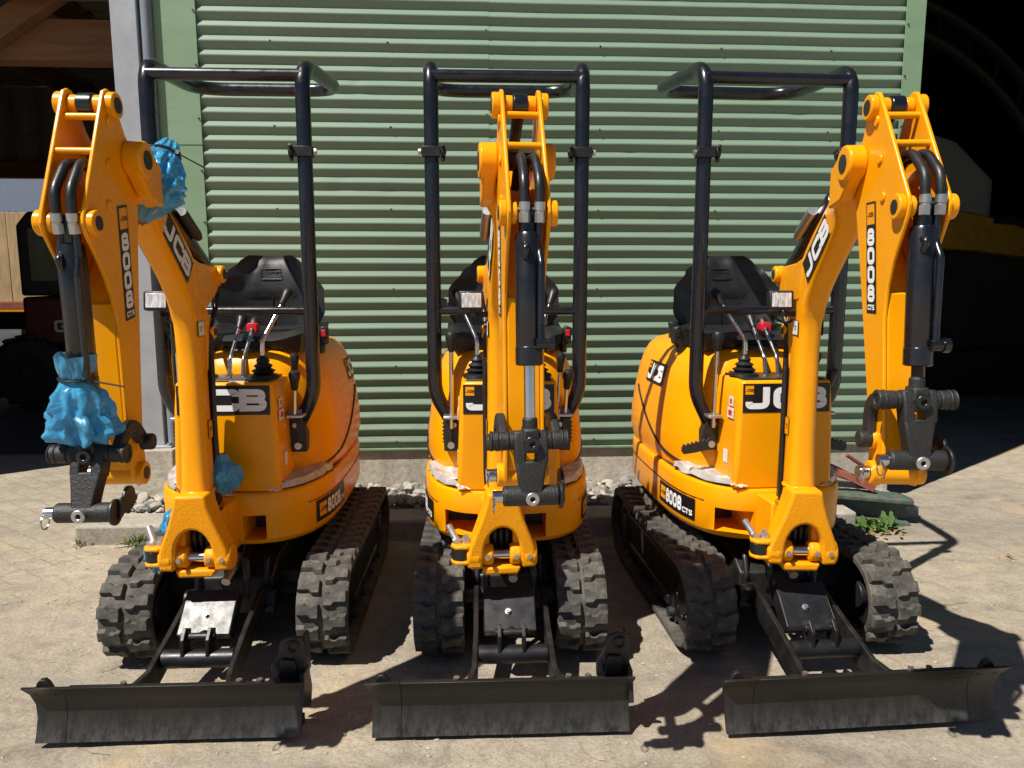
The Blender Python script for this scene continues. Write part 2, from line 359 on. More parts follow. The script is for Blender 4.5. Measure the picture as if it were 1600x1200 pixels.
def subdiv(v, f, step):
    bm = bmesh.new(); vs_ = [bm.verts.new(p) for p in v]
    for q in f:
        try: bm.faces.new([vs_[i] for i in q])
        except ValueError: pass
    for _ in range(4):
        es = [e for e in bm.edges if e.calc_length() > step]
        if not es: break
        bmesh.ops.subdivide_edges(bm, edges=es, cuts=1, use_grid_fill=True)
    bm.verts.index_update(); r = [tuple(x.co) for x in bm.verts], [tuple(x.index for x in q.verts) for q in bm.faces]; bm.free(); return r
def decal(parent, mapf, name, elems, step=None):
    """elems: list of (verts2d, faces, material, partname, lift); first is the plate, others are its sub-parts"""
    root = None
    for (v, f, mat, nm, lift) in elems:
        if step: v, f = subdiv(v, f, step)
        g = G(); g.add([mapf(p[0], p[1], lift + p[2]) for p in v], f)
        o = g.build(nm, mat, root or parent)
        if root is None: root = o
    return root
def logo_plate(parent, mapf, word, W, H, step=None, emblem=True, border=False, tail=None, slant=.0):
    """black plate W x H (origin at its lower left) with white lettering and a small yellow emblem square"""
    el = [(*rect2d(0, W, 0, H), 'decal_black', 'decal', .0012)]
    if emblem == 'left':
        es = H * .62; ex = H * .2; x0 = ex + es + H * .10
        el.append((*rect2d(ex, ex + es, (H - es) / 2, (H + es) / 2), 'yellow', 'emblem', .0018))
        e, f, w_ = text2d('JCB', es * .3, .2, .1, .1); el.append(([(p[0] + ex + (es - w_) / 2, p[1] + H / 2 - es * .15, p[2]) for p in e], f, 'decal_black', 'emblem_lettering', .0024))
    elif emblem == 'top':
        es = H * .30; ex = H * .08; x0 = H * .13
        el.append((*rect2d(ex, ex + es, H * .93 - es, H * .93), 'yellow', 'emblem', .0018))
        e, f, w_ = text2d('JCB', es * .3, .2, .1, .1); el.append(([(p[0] + ex + (es - w_) / 2, p[1] + H * .93 - es * .65, p[2]) for p in e], f, 'decal_black', 'emblem_lettering', .0024))
    else: x0 = H * .14
    tw = W - x0 - H * .12; ts = 0
    if tail:
        e, f, w_ = text2d(tail, H * .26, .24, .12); ts = w_ + H * .05; el.append(([(p[0] + W - H * .12 - w_, p[1] + H * .16, p[2]) for p in e], f, 'decal_white', 'lettering', .0019)); tw -= ts
    hh = H * (.76 if not tail else .68)
    e, f, w_ = text2d(word, hh, .27, .12, slant); k = tw / w_
    el.append(([(p[0] * k + x0, p[1] + (H - hh) / 2, p[2]) for p in e], f, 'decal_white', 'lettering', .0019))
    return decal(parent, mapf, 'decal', el, step)

# ---------------------------------------------------------------- mini excavator
SK = dict(yc=1.17, hl=.62, hw=.335, n=3.2)
def sk_x(y, z=.5, grow=0.0): # half width of the skirt at station y
    t = min(1, abs((y - SK['yc']) / (SK['hl'] + grow))); return (SK['hw'] + grow) * max(0, 1 - t ** SK['n']) ** (1 / SK['n'])
def sk_y(x, grow=0.0):
    t = min(1, abs(x) / (SK['hw'] + grow)); return SK['yc'] - (SK['hl'] + grow) * max(0, 1 - t ** SK['n']) ** (1 / SK['n'])
HOOD = [(.600, .318, .515), (.66, .333, .525), (.74, .331, .524), (.84, .318, .516), (.94, .299, .502), (1.01, .279, .485), (1.055, .255, .465), (1.085, .222, .435), (1.10, .175, .39)]
HYC, HN = 1.275, 3.4
def hood_dim(z):
    for (z0, a0, b0), (z1, a1, b1) in zip(HOOD, HOOD[1:]):
        if z <= z1: t = max(0, (z - z0) / (z1 - z0)); return a0 + (a1 - a0) * t, b0 + (b1 - b0) * t
    return HOOD[-1][1:]
def hood_x(y, z):
    hw, hl = hood_dim(z); t = min(.999, abs((y - HYC) / hl)); return hw * (1 - t ** HN) ** (1 / HN)
def sup_sec(hw, hl, yc, n, z, N=64):
    out = []
    for k in range(N):
        a = 2 * PI * k / N; c, s_ = math.cos(a), math.sin(a)
        out.append((hw * math.copysign(abs(c) ** (2 / n), c), yc + hl * math.copysign(abs(s_) ** (2 / n), s_), z))
    return out

LUG_ME = {}
def lug_mesh(side):
    if side in LUG_ME: return LUG_ME[side]
    base = [(.008, -.034), (.034, -.034), (.046, -.020), (.088, -.020), (.088, .024), (.060, .024), (.047, .011), (.030, .011), (.022, .020), (.008, .020)]
    g = G(); n = len(base)
    cx = sum(p[0] for p in base) / n; cy = sum(p[1] for p in base) / n
    lo = [(p[0] * side, p[1], -.002) for p in base]; up = [((cx + (p[0] - cx) * .93) * side, cy + (p[1] - cy) * .80, .017) for p in base]
    g.loft([lo, [(p[0] * .25 + q[0] * .75, p[1] * .25 + q[1] * .75, .0140) for p, q in zip(lo, up)], up], cap0=False)
    LUG_ME[side] = g.data('lug', 'rubber', 30); return LUG_ME[side]
LUG_ME2 = {}
WHEEL_ME = {}

def make_excavator(label, ox, oy, rot, half, swing, dip, Q, B, rod, wings, pedal, key, tx=0, bx=0):
    E = thing('mini_excavator', label, 'excavator', (ox, oy, 0), rot, 'yellow mini excavators parked in a row')
    # ------- tracks
    R, ZC, Y0, Y1 = .154, .173, .570, 1.465
    S = Y1 - Y0; per = 2 * S + 2 * PI * R
    def path(s_):   # belt mid line -> (y, z, angle); starts at front bottom going rearwards along the ground
        s_ %= per
        if s_ < S: return Y0 + s_, ZC - R, PI
        s_ -= S
        if s_ < PI * R: a = s_ / R; return Y1 + R * math.sin(a), ZC - R * math.cos(a), PI - a
        s_ -= PI * R
        if s_ < S: return Y1 - s_, ZC + R - .008 * math.sin(PI * s_ / S), 0
        s_ -= S; a = s_ / R; return Y0 - R * math.sin(a), ZC + R * math.cos(a), -a
    for sx in (-1, 1):
        xc = sx * (half - .09) + tx
        tr = None
        secs = []
        for i in range(110):
            y, z, a = path(per * i / 110)
            ny, nz = -math.sin(-a) * 1, math.cos(a)
            ny = math.sin(a) if False else ny
            # outward normal of the belt in the (y,z) plane
            cyy = min(max(y, Y0), Y1); d = Vector((y - cyy, z - ZC)); d = d.normalized() if d.length > 1e-6 else Vector((0, 1))
            if Y0 < y < Y1: d = Vector((0, 1 if z > ZC else -1))
            i0, o0 = -.014, .010
            secs.append([(xc + q, y + d.x * k, z + d.y * k) for q, k in ((-.09, i0), (-.09, o0 - .005), (-.083, o0), (.083, o0), (.09, o0 - .005), (.09, i0))])
        g = G(); n = 6; v = [p for q in secs for p in q]; f = []
        for i in range(110):
            for k in range(6): j = (i + 1) % 110; f.append((i * n + k, i * n + (k + 1) % n, j * n + (k + 1) % n, j * n + k))
        g.add(v, f); tr = g.build('rubber_track', 'rubber', E, ang=50)
        NL = 37
        for col in (-1, 1):
            for i in range(NL):
                s_ = per * (i + (.5 if col > 0 else 0)) / NL + .013
                y, z, a = path(s_); cyy = min(max(y, Y0), Y1); d = Vector((y - cyy, z - ZC)); d = d.normalized() if d.length > 1e-6 else Vector((0, 1))
                if Y0 < y < Y1: d = Vector((0, 1 if z > ZC else -1))
                zl = z + d.y * .0095
                o = link('lug', lug_mesh(col), tr); ang = math.atan2(-d.x, d.y)
                o.location = (xc, y + d.x * .0095, zl); o.rotation_euler = (ang, 0, 0)
                if d.y < -.9: o.location.z += .014; o.scale = (1, 1, .55)
                o.location.z = max(o.location.z, .0135) if d.y < -.9 else o.location.z
        # track frame with side plates, rollers, idler and sprocket
        fr = G(); fr.prism([(Y0 + .02, .075), (Y1 - .02, .075), (Y1 + .02, .13), (Y1 - .02, .245), (Y0 + .1, .255), (Y0 - .02, .2)], 'x', xc - .055, xc + .055)
        fr.box(xc - .07, xc + .07, Y0 + .15, Y1 - .15, .09, .13)
        frame = fr.build('track_frame', 'frame_black', E, .006)
        for y in (Y0 + .12, Y0 + .33, Y0 + .55, Y0 + .76):
            w_ = G(); w_.cyl((xc - .05, y, .075), (xc + .05, y, .075), .042, n=20); w_.cyl((xc - .075, y, .075), (xc + .075, y, .075), .02, n=14); w_.build('roller', 'dark_steel', frame)
        for y, nm in ((Y0, 'idler'), (Y1, 'sprocket')):
            w_ = G(); w_.cyl((xc - .035, y, ZC), (xc + .035, y, ZC), .128, n=40); w_.ring((xc + .04 * sx, y, ZC), 'x', .075, .124, .03)
            w_.cyl((xc - .062, y, ZC), (xc + .062, y, ZC), .05, n=24)
            for k in range(8): a = k * PI / 4; w_.cyl((xc + .03 * sx, y + .062 * math.cos(a), ZC + .062 * math.sin(a)), (xc + .062 * sx, y + .062 * math.cos(a), ZC + .062 * math.sin(a)), .008, n=8)
            w_.build(nm, 'frame_black', frame, .004)
    # ------- chassis
    c = G(); c.prism([(.58, .13), (1.55, .13), (1.55, .30), (1.42, .33), (.68, .33), (.58, .27)], 'x', -.145, .145)
    for y in (.74, 1.28): c.box(-half + .13 + tx, half - .13 + tx, y - .05, y + .05, .15, .25)
    c.cyl((0, 1.09, .32), (0, 1.09, .385), .235, n=48); c.cyl((0, 1.09, .385), (0, 1.09, .412), .20, n=48)
    c.cyl((-.205, .70, .175), (.205, .70, .175), .03, n=18)
    c.build('chassis', 'frame_black', E, .006)
    hz = G()
    for sx in (-1, 1):
        hz.tube(fillet([(.03 * sx, .66, .36), (.05 * sx, .56, .345), (.075 * sx, .50, .37), (.085 * sx, .47, .32), (.08 * sx, .47, .24)], .03), .0125, 12)
        hz.tube(fillet([(.10 * sx, .72, .30), (.115 * sx, .62, .335), (.12 * sx, .58, .26), (.13 * sx, .60, .18)], .03), .011, 10)
    hz.build('hydraulic_hose', 'hose', E)
    g = G()
    for k in range(4): g.tube(fillet([(-.055 + .022 * k, .425, .57), (-.058 + .022 * k, .39, .50), (-.054 + .021 * k, .40, .42), (-.05 + .02 * k, .44, .40)], .03), .010, 10)
    g.box(-.075, .008, .428, .437, .40, .575); g.build('hose_bundle', 'hose', E)
    fit = G()
    fit.cyl((-.075, .50, .355), (-.05, .515, .372), .012, n=12); fit.cyl((.02, .60, .35), (.01, .47, .30), .016, n=14); fit.build('hose_fitting', 'zinc', E)
    # ------- dozer blade
    prof = [(.000, .006), (.012, .035), (.024, .075), (.027, .115), (.018, .150), (-.012, .186)]
    def bladeseg(x0, x1, flare0=0, flare1=0):
        g = G(); fr = []; bk = []
        for (y, z) in prof: fr.append((y, z)); bk.append((y + .012, z))
        poly = fr + bk[::-1]; secs = []
        for x, fl in ((x0, flare0), (x1, flare1)): secs.append([(x + fl * max(0, (z - .10) / .09), y, z) for y, z in poly])
        return g.loft(secs)
    bw = .345
    bl = bladeseg(-bw, bw, 0, 0 if wings[1] else .012); blade = bl.build('blade', 'blade', E, .002); blade.location.x = bx
    for sx, on in ((-1, wings[0]), (1, wings[1])):
        if on:
            a, b_ = (-bw - .088, -bw - .0003) if sx < 0 else (bw + .0003, bw + .088)
            bladeseg(a, b_, -.022 if sx < 0 else 0, .022 if sx > 0 else 0).build('blade_wing', 'blade', blade, .002)
            t = G(); xx = sx * (bw + .055)
            t.prism([(xx - .034, .150), (xx - .022, .150), (xx - .010, .176), (xx + .006, .176), (xx + .014, .150), (xx + .034, .150), (xx + .014, .190), (xx + .003, .200), (xx - .011, .198), (xx - .018, .190)], 'y', .012, .030); t.build('wing_lug', 'frame_black', blade, .002)
        else:   # wing folded back, standing up behind the blade
            t = G(); xx = sx * (bw - .045)
            t.prism([(xx - .05, .155), (xx + .05, .155), (xx + .052, .27), (xx + .046, .292), (xx + .01, .296), (xx - .018, .285), (xx - .032, .235), (xx - .052, .20)], 'y', .058, .072)
            t.prism([(.072, .15), (.135, .16), (.125, .285), (.072, .29)], 'x', xx + .040, xx + .052)
            fw = t.build('folded_wing', 'frame_black', blade, .003)
            h = G(); h.ring((xx + .018, .056, .266), 'y', .013, .020, .010, 20); h.prism([(xx - .03, .17), (xx + .03, .17), (xx + .022, .225), (xx - .018, .228)], 'y', .047, .058)
            h.build('wing_boss', 'cover_black', blade, .005)
            t = G(); t.prism([(.0, .10), (.10, .04), (.125, .10), (.09, .19), (.03, .19)], 'x', sx * bw - sx * .004, sx * bw + sx * .010); t.build('wing_hinge', 'frame_black', blade, .002)
    rib = G()
    for x in (-.24, .24): rib.prism([(.03, .02), (.09, .02), (.06, .12), (.03, .17)], 'x', x - .006, x + .006)
    rib.box(-bw, bw, .036, .06, .02, .05); rib.box(-bw, bw, .015, .05, .150, .162); rib.build('blade_rib', 'frame_black', blade, .002)
    for x in (-.18, .16, .22): bo = G(); bo.cyl((x, .035, .158), (x, .035, .176), .010, n=6); bo.build('blade_bolt', 'zinc', blade)
    for sx in (-1, 1):   # lifting arms
        g = G(); secs = []
        for (y, zl, zh, x) in ((.030, .05, .155, .165), (.085, .05, .145, .140), (.14, .06, .150, .127), (.30, .11, .20, .122), (.50, .17, .26, .122), (.58, .17, .235, .122)):
            secs.append([(sx * (x - .009), y, zl), (sx * (x + .009), y, zl), (sx * (x + .009), y, zh), (sx * (x - .009), y, zh)])
        g.loft(secs); g.cyl((sx * .095, .55, .205), (sx * .165, .55, .205), .032, n=20); g.build('blade_arm', 'frame_black', E, .003)
    g = G(); g.cyl((-.113, .225, .145), (.113, .225, .145), .030, n=28); g.build('cross_tube', 'cover_black', E)
    g = G()
    for x in (-.045, .035): g.prism([(.20, .16), (.255, .16), (.275, .225), (.235, .245), (.205, .215)], 'x', x - .006, x + .006)
    g.cyl((-.06, .24, .212), (.05, .24, .212), .013, n=14); g.cyl((-.005, .245, .205), (-.005, .300, .190), .016, n=20); g.build('blade_cylinder', 'frame_black', E, .002)
    # cover plate over the blade cylinder
    T = Matrix.Translation((-.008, .345, .247)) @ Matrix.Rotation(math.radians(43), 4, 'X')
    g = G(); g.box(-.085, .085, -.078, .078, 0, .004, T); g.box(-.085, .085, -.081, -.078, -.03, .0035, T); g.box(-.088, -.085, -.078, .078, -.05, .0035, T); g.box(.085, .088, -.078, .078, -.05, .0035, T)
    cv = g.build('cylinder_cover', 'cover_black', E, .0018)
    g = G(); g.cyl((-.005, -.012, .004), (-.005, -.012, .0075), .011, n=18, T=T); g.cyl((-.005, -.012, .0075), (-.005, -.012, .015), .008, n=6, T=T); g.build('cover_bolt', 'zinc', cv)

    # ------- upper structure: skirt with two front openings
    xs_f = sorted(set([-.325, -.315, -.30, -.28, -.26, -.237, -.20, -.16, -.114, -.08, -.04, 0,   .055, .09, .135, .16, .19, .23, .26, .28, .30, .315, .325]))
    colp = [(x, sk_y(x)) for x in xs_f]
    front_n = len(colp)
    for k in range(1, 44):
        a = -.12 * PI + (1.24 * PI) * k / 44
        pass
    y_ = [.86, .95, 1.05, 1.17, 1.3, 1.4, 1.5, 1.58, 1.65, 1.70, 1.74, 1.765]
    right = [(sk_x(y), y) for y in y_]; rear = [(x, 2 * SK['yc'] - sk_y(x)) for x in (.22, .15, .07, 0, -.07, -.15, -.22)]; left = [(-sk_x(y), y) for y in reversed(y_)]
    plan = colp + right + rear + left; cxm, cym = 0, 1.17
    rows = [(.400, .955), (.412, .985), (.425, 1.0), (.516, 1.003), (.530, 1.006), (.578, 1.003), (.592, .994), (.598, .980)]
    secs = [[(x * s_, cym + (y - cym) * s_, z) for x, y in plan] for z, s_ in rows]
    wl_, wr_ = (xs_f.index(-.237), xs_f.index(-.114)), (xs_f.index(.055), xs_f.index(.135))
    g = G(); g.loft(secs, skip=lambda i, k: i == 2 and (wl_[0] <= k < wl_[1] or wr_[0] <= k < wr_[1]))
    skirt = g.build('skirt', 'yellow', E, ang=28)
    for (a, b_), (ya, yb) in (((-.237, -.114), (0, 0)), ((.055, .135), (0, 0))):
        g = G(); y0, y1 = sk_y(a) * 1.0, sk_y(b_); D = .13
        zb, zt = .425, .516
        fa = [(a, y0 + .001, zb), (b_, y1 + .001, zb), (b_, y1 + .001, zt), (a, y0 + .001, zt)]; bb = [(a + .005, max(y0, y1) + D, zb + .005), (b_ - .005, max(y0, y1) + D, zb + .005), (b_ - .005, max(y0, y1) + D, zt - .005), (a + .005, max(y0, y1) + D, zt - .005)]
        g.loft([fa, bb], cap0=False, cap1=False); op = g.build('opening', 'yellow', skirt); g = G(); g.add([(p[0], p[1] - .004, p[2]) for p in bb], [(0, 1, 2, 3)]); g.build('opening_shade', 'frame_black', E)  # black sheet at the back paints the shade inside the opening
    # platform deck and foot mats
    g = G(); g.loft([[(x * .94, cym + (y - cym) * .95, .5985) for x, y in plan], [(x * .94, cym + (y - cym) * .95, .604) for x, y in plan]]); g.build('deck', 'dark_steel', E)
    for sx in (-1, 1):
        g = G(); N = 9; pts = []
        for j in range(N + 1):
            for i in range(N + 1):
                y = .575 + .31 * j / N; xo = sk_x(y) * .955 - .006; xi = max(.195, hood_x(y, .62) + .001 if y > .775 else 0); x = xi + (xo - xi) * i / N
                pts.append((sx * x, y, .614 + .010 * noise.noise(Vector((x * 40, y * 40, sx * 3 + ox * 7))) + .003 * noise.noise(Vector((x * 110, y * 110, 1)))))
        g.add(pts, [(j * (N + 1) + i, j * (N + 1) + i + 1, (j + 1) * (N + 1) + i + 1, (j + 1) * (N + 1) + i) for j in range(N) for i in range(N)])
        mat = g.build('foot_mat', 'foam', E, ang=60)
        g = G(); pts = []
        for j in range(N + 1):
            for i in range(N + 1):
                y = .562 + .33 * j / N; xo = sk_x(y) * .965; xi = max(.19, hood_x(y, .63) - .004 if y > .775 else 0); x = xi + (xo - xi) * i / N
                pts.append((sx * x, y, .630 + .012 * noise.noise(Vector((x * 32 + 5, y * 32, sx * 5 + ox * 3))) + .007 * noise.noise(Vector((x * 80, y * 80, 2 + ox))) - (.022 if i == N or j == 0 else 0)))
        g.add(pts, [(j * (N + 1) + i, j * (N + 1) + i + 1, (j + 1) * (N + 1) + i + 1, (j + 1) * (N + 1) + i) for j in range(N) for i in range(N)])
        g.build('plastic_wrapping', 'clear_film', mat, ang=25)
    # ------- nose bracket carrying the boom
    fx, fy, fz = -.035, .355, .440
    g = G(); g.prism([(fx - .072, .62), (fx - .066, .445), (fx - .066, .438), (fx + .066, .438), (fx + .066, .445), (fx + .075, .62)], 'z', .398, .585); nose = g.build('nose_bracket', 'yellow_cast', E, .012)
    # ------- boom frame of reference
    TB = Matrix.Translation((fx, fy, 0)) @ Matrix.Rotation(swing, 4, 'Z')
    def bp(u, z, off=0): return (off, -u, z)
    g = G()
    for sx in (-1, 1): g.box(sx * .040, sx * .066, .0, .085, .40, .60)
    g.prism([(-.060, .376), (.056, .376), (.066, .404), (-.068, .404)], 'y', -.030, .085)
    g.box(-.066, .066, .0, .085, .575, .60)
    for sx in (-1, 1): g.cyl((sx * .028, 0, fz), (sx * .066, 0, fz), .036, n=28)
    kp = g.build('kingpost', 'yellow_cast', E, .008, T=TB)
    g = G(); g.cyl((-.03, 0, fz), (.03, 0, fz), .0175, n=24); g.build('foot_pin', 'chrome', kp, T=TB)
    # slew cylinder eye at the left of the kingpost
    g = G()
    for z in (.425, .478): g.prism([(-.075, .06), (-.075, -.005), (-.115, -.040), (-.155, -.038), (-.172, -.012), (-.165, .022), (-.13, .04), (-.10, .07)], 'z', z - .007, z + .007)
    g.build('swing_lug', 'yellow_cast', E, .005, T=TB)
    g = G(); g.cyl((-.138, -.006, .432), (-.138, -.006, .471), .031, n=24); g.build('swing_cylinder_eye', 'plastic_black', E, .003, T=TB)
    g = G(); g.cyl((-.12, .0, .485), (-.12, .0, .497), .017, n=18); g.cyl((-.12, 0, .497), (-.12, 0, .512), .010, n=6); g.cyl((-.15, .02, .485), (-.178, .05, .53), .012, n=14); g.cyl((-.15, .0, .485), (-.15, .0, .495), .016, n=18); g.build('swing_pin', 'zinc', E, T=TB)
    # boom foot: A shaped casting
    arch = [(.062 * math.cos(a), .455 + .092 * math.sin(a)) for a in [PI * k / 12 for k in range(13)]]
    half_l = [(-.050, .665), (-.056, .630), (-.072, .575), (-.093, .520), (-.110, .478), (-.1165, .445), (-.114, .405), (-.066, .402)]
    poly = half_l + [(p[0], p[1]) for p in reversed(arch)] + [(-p[0], p[1]) for p in reversed(half_l)]
    g = G(); n = len(poly); m_ = lambda z: .042 + .012 * max(0, (z - .44) / .22)
    v = [(p[0], -m_(p[1]), p[1]) for p in poly] + [(p[0], m_(p[1]) * .9, p[1]) for p in poly]
    g.add(v, [tuple(range(n)), tuple(range(2 * n - 1, n - 1, -1))] + [(i, (i + 1) % n, n + (i + 1) % n, n + i) for i in range(n)])
    for sx in (-1, 1): g.cyl((sx * .070, 0, fz), (sx * .119, 0, fz), .045, n=28)
    foot = g.build('boom_foot', 'yellow_cast', E, .010, T=TB, seg=3)
    g = G()
    for x in (-.048, .048, .092): g.cyl((x, -.036, fz + .004), (x, -.0485, fz + .004), .0085, n=6)
    g.build('pin_bolt', 'zinc', foot, T=TB)
    # boom beam
    bpath = [(-.040, .655, .092, .098), (-.048, .80, .084, .100), (-.050, 1.0, .080, .100), (-.050, 1.15, .078, .104), (-.036, 1.28, .078, .125), (.016, 1.375, .078, .142), (.100, 1.455, .080, .138), (.19, 1.525, .084, .122), (.25, 1.566, .098, .114), (.295, 1.596, .140, .106), (.345, 1.626, .177, .098)]
    def interp(P, k=5):
        out = []
        for i in range(len(P) - 1):
            p0, p1, p2, p3 = [Vector(P[max(0, min(len(P) - 1, j))]) for j in (i - 1, i, i + 1, i + 2)]
            for q in range(k):
                t = q / k; out.append(.5 * ((2 * p1) + (p2 - p0) * t + (2 * p0 - 5 * p1 + 4 * p2 - p3) * t * t + (3 * p1 - p0 - 3 * p2 + p3) * t ** 3))
        out.append(Vector(P[-1])); return out
    bi = interp(bpath); secs = []
    for i, p in enumerate(bi):
        a = bi[max(0, i - 1)]; b_ = bi[min(len(bi) - 1, i + 1)]; t = Vector((b_[0] - a[0], b_[1] - a[1])).normalized(); nn = Vector((t.y, -t.x))  # forward/down normal
        rr = .030 if p[1] < 1.25 else .020
        secs.append([(x, -(p[0] + nn.x * d), p[1] + nn.y * d) for x, d in rrect(p[2] / 2, p[3] / 2, rr, 4)])
    g = G(); g.loft(secs)
    KU, KZ = .43, 1.667
    for sx in (-1, 1):   # fork at the head
        g.prism([(-.318, 1.560), (-.395, 1.574), (-.458, 1.628)] + [(-KU - .047 * math.cos(a), KZ + .047 * math.sin(a)) for a in [-.6 + .25 * k for k in range(11)]] + [(-.40, 1.712), (-.318, 1.664)], 'x', sx * .053, sx * .088)
        g.cyl((sx * .050, -KU, KZ), (sx * .098, -KU, KZ), .047, n=32)
    g.ring((0, .040, .662), 'z', .030, .0555, .012)
    # rear lugs
    for sx in (-1, 1):
        g.prism([(.02, 1.30), (.10, 1.27), (.20, 1.315), (.262, 1.35), (.268, 1.392), (.235, 1.415), (.19, 1.41), (.06, 1.42), (-.02, 1.44)], 'x', sx * .030, sx * .042)
        g.cyl((sx * .028, .232, 1.383), (sx * .062, .232, 1.383), .030, n=24)
        g.prism([(.09, 1.05), (.10, 1.12), (.12, 1.165), (.155, 1.165), (.165, 1.195), (.14, 1.23), (.10, 1.27), (.085, 1.3)], 'x', sx * .027, sx * .040)
        g.cyl((sx * .027, .135, 1.188), (sx * .052, .135, 1.188), .024, n=22)
    boom = g.build('boom', 'yellow', E, .006, T=TB, ang=30)
    for xx, yy, zz, r_ in ((.1005, -KU, KZ, .024), (.064, .232, 1.383, .017), (.054, .135, 1.188, .013)): g = G(); g.cyl((-xx, yy, zz), (xx, yy, zz), r_, n=24); g.build('pivot_pin', 'dark_steel', boom, T=TB)
    # dipper
    TD = TB @ Matrix.Translation((0, -KU, KZ)) @ Matrix.Rotation(-dip, 4, 'X') @ Matrix.Translation((0, KU, -KZ))
    def dpt(u, z):   # dipper frame (u,z) -> boom frame (u,z)
        a = dip; du, dz = u - KU, z - KZ; p = Matrix.Rotation(-dip, 3, 'X') @ Vector((0, -du, dz)); return KU - p.y, KZ + p.z
    outl = [(.455, 1.785), (.460, 1.812), (.474, 1.828), (.492, 1.833), (.510, 1.828), (.522, 1.814), (.698, 1.556), (.706, 1.535), (.700, 1.508), (.676, 1.462), (.648, 1.41), (.626, 1.35), (.620, 1.27), (.632, 1.18), (.655, 1.03), (.667, .93), (.662, .878), (.64, .850), (.612, .846), (.593, .862), (.588, .90), (.583, .965), (.55, 1.09), (.480, 1.34), (.408, 1.575), (.392, 1.64), (.400, 1.69), (.432, 1.73)]
    g = G()
    for sx in (-1, 1): g.prism([(-u, z) for u, z in outl], 'x', sx * .041, sx * .051)
    # box of the arm between the plates
    fr_ = [(.618, 1.33), (.622, 1.25), (.634, 1.165), (.652, 1.03), (.660, .95), (.655, .90)]; re_ = [(.468, 1.40), (.49, 1.32), (.515, 1.235), (.552, 1.10), (.590, .965), (.594, .90)]
    g.loft([[(x, -u_, z_) for (u_, z_), x in ((fr_[i], -.0405), (fr_[i], .0405), (re_[i], .0405), (re_[i], -.0405))] for i in range(6)])
    g.loft([[(x, -u_, z_) for (u_, z_), x in ((a_, -.0405), (a_, .0405), (b2, .0405), (b2, -.0405))] for a_, b2 in (((.40, 1.60), (.412, 1.60)), ((.44, 1.48), (.475, 1.46)), ((.468, 1.40), (.55, 1.385)), ((.49, 1.335), (.617, 1.325)))])
    for (u, z, r) in ((.530, 1.768, .0085), (.592, 1.690, .0085)): g.cyl((-.045, -u, z), (.045, -u, z), r, n=14)
    for sx in (-1, 1):
        g.cyl((sx * .018, -.492, 1.795), (sx * .040, -.492, 1.795), .024, n=22); g.cyl((sx * .050, -.492, 1.795), (sx * .070, -.492, 1.795), .031, n=26)
        g.cyl((sx * .026, -.672, 1.532), (sx * .040, -.672, 1.532), .026, n=22); g.cyl((sx * .050, -.672, 1.532), (sx * .068, -.672, 1.532), .030, n=26)
        for (u, z, r) in ((.512, 1.758, .014), (.545, 1.66, .013), (.575, 1.565, .013)): g.cyl((sx * .050, -u, z), (sx * .056, -u, z), r, n=16)
    g.cyl((-.066, -.628, .882), (.066, -.628, .882), .030, n=28); g.cyl((-.062, -.615, .965), (.062, -.615, .965), .024, n=22)
    dipper = g.build('dipper_arm', 'yellow', E, .003, T=TD, ang=30)
    for (u, z, x, r) in ((.492, 1.795, .0715, .019), (.672, 1.532, .0695, .017), (.628, .882, .0675, .017)): g = G(); g.cyl((-x, -u, z), (x, -u, z), r, n=22); g.build('dipper_pin', 'dark_steel', dipper, T=TD)
    g = G(); g.cyl((-.018, -.492, 1.795), (.018, -.492, 1.795), .0285, n=28); g.build('rod_eye', 'tube_black', dipper, .003, T=TD)
    # linkage positions in boom frame
    mu, mz = dpt(.672, 1.532); tu, tz = dpt(.492, 1.795); pu, pz = dpt(.615, .965)
    qu, qz = Q; bu, bz = B
    mv, qv = Vector(bp(mu, mz)), Vector(bp(qu, qz)); dv = (qv - mv); L = dv.length; dv.normalize()
    g = G(); g.cyl(mv, mv + dv * .06, .022, n=20); g.tube([mv + dv * .045, mv + dv * .055, mv + dv * (L - rod - .05), mv + dv * (L - rod - .045)], [.027, .0312, .0312, .028], 32)
    g.cyl(mv + dv * (L - rod - .09), mv + dv * (L - rod - .047), .0325, n=32); g.cyl((-.03, mv.y, mv.z), (.03, mv.y, mv.z), .022, n=20)
    bc = g.build('bucket_cylinder', 'tube_black', E, .002, T=TB)
    g = G(); g.cyl(mv + dv * (L - rod - .06), mv + dv * (L - .02), .0135, n=22); g.build('piston_rod', 'chrome' if key != 'R' else 'cast_black', bc, T=TB)
    g = G(); g.cyl(mv + dv * (L - .055), mv + dv * (L - .02), .018, n=20); g.prism([(qv.y - .026, qv.z - .026), (qv.y + .026, qv.z - .026), (qv.y + .024, qv.z + .032), (qv.y - .024, qv.z + .032)], 'x', -.019, .019); g.build('rod_end', 'cast_black', bc, .006, T=TB)
    # hydraulic hoses over the dipper, with couplings and pipes
    hs = [-.010, .022]
    for k, x in enumerate(hs):
        a = Vector((x, -.545, 1.62)); p = [Vector(dptv) for dptv in ((x * .6, -.46, 1.60), (x * .7, -.53, 1.655), (x, -.620, 1.665), (x * 1.1, -.690, 1.605), (x * 1.1, -.700, 1.535 - .0 * k))]
        g = G(); g.tube(fillet(p, .06, 8), (.0115), 16); hs_o = g.build('hydraulic_hose', 'hose', E, T=TD)
        g = G(); e = p[-1]; g.cyl(e + Vector((0, 0, .022)), e + Vector((0, 0, .004)), .0130, n=18); g.cyl(e + Vector((0, 0, -.002)), e + Vector((0, 0, -.024)), .0132, n=6); g.cyl(e + Vector((0, 0, .006)), e + Vector((0, 0, -.004)), .0115, n=14); g.build('hose_coupling', 'zinc', hs_o, T=TD)
    front = Vector((0, dv.z, -dv.y)); front = front if front.y < 0 else -front
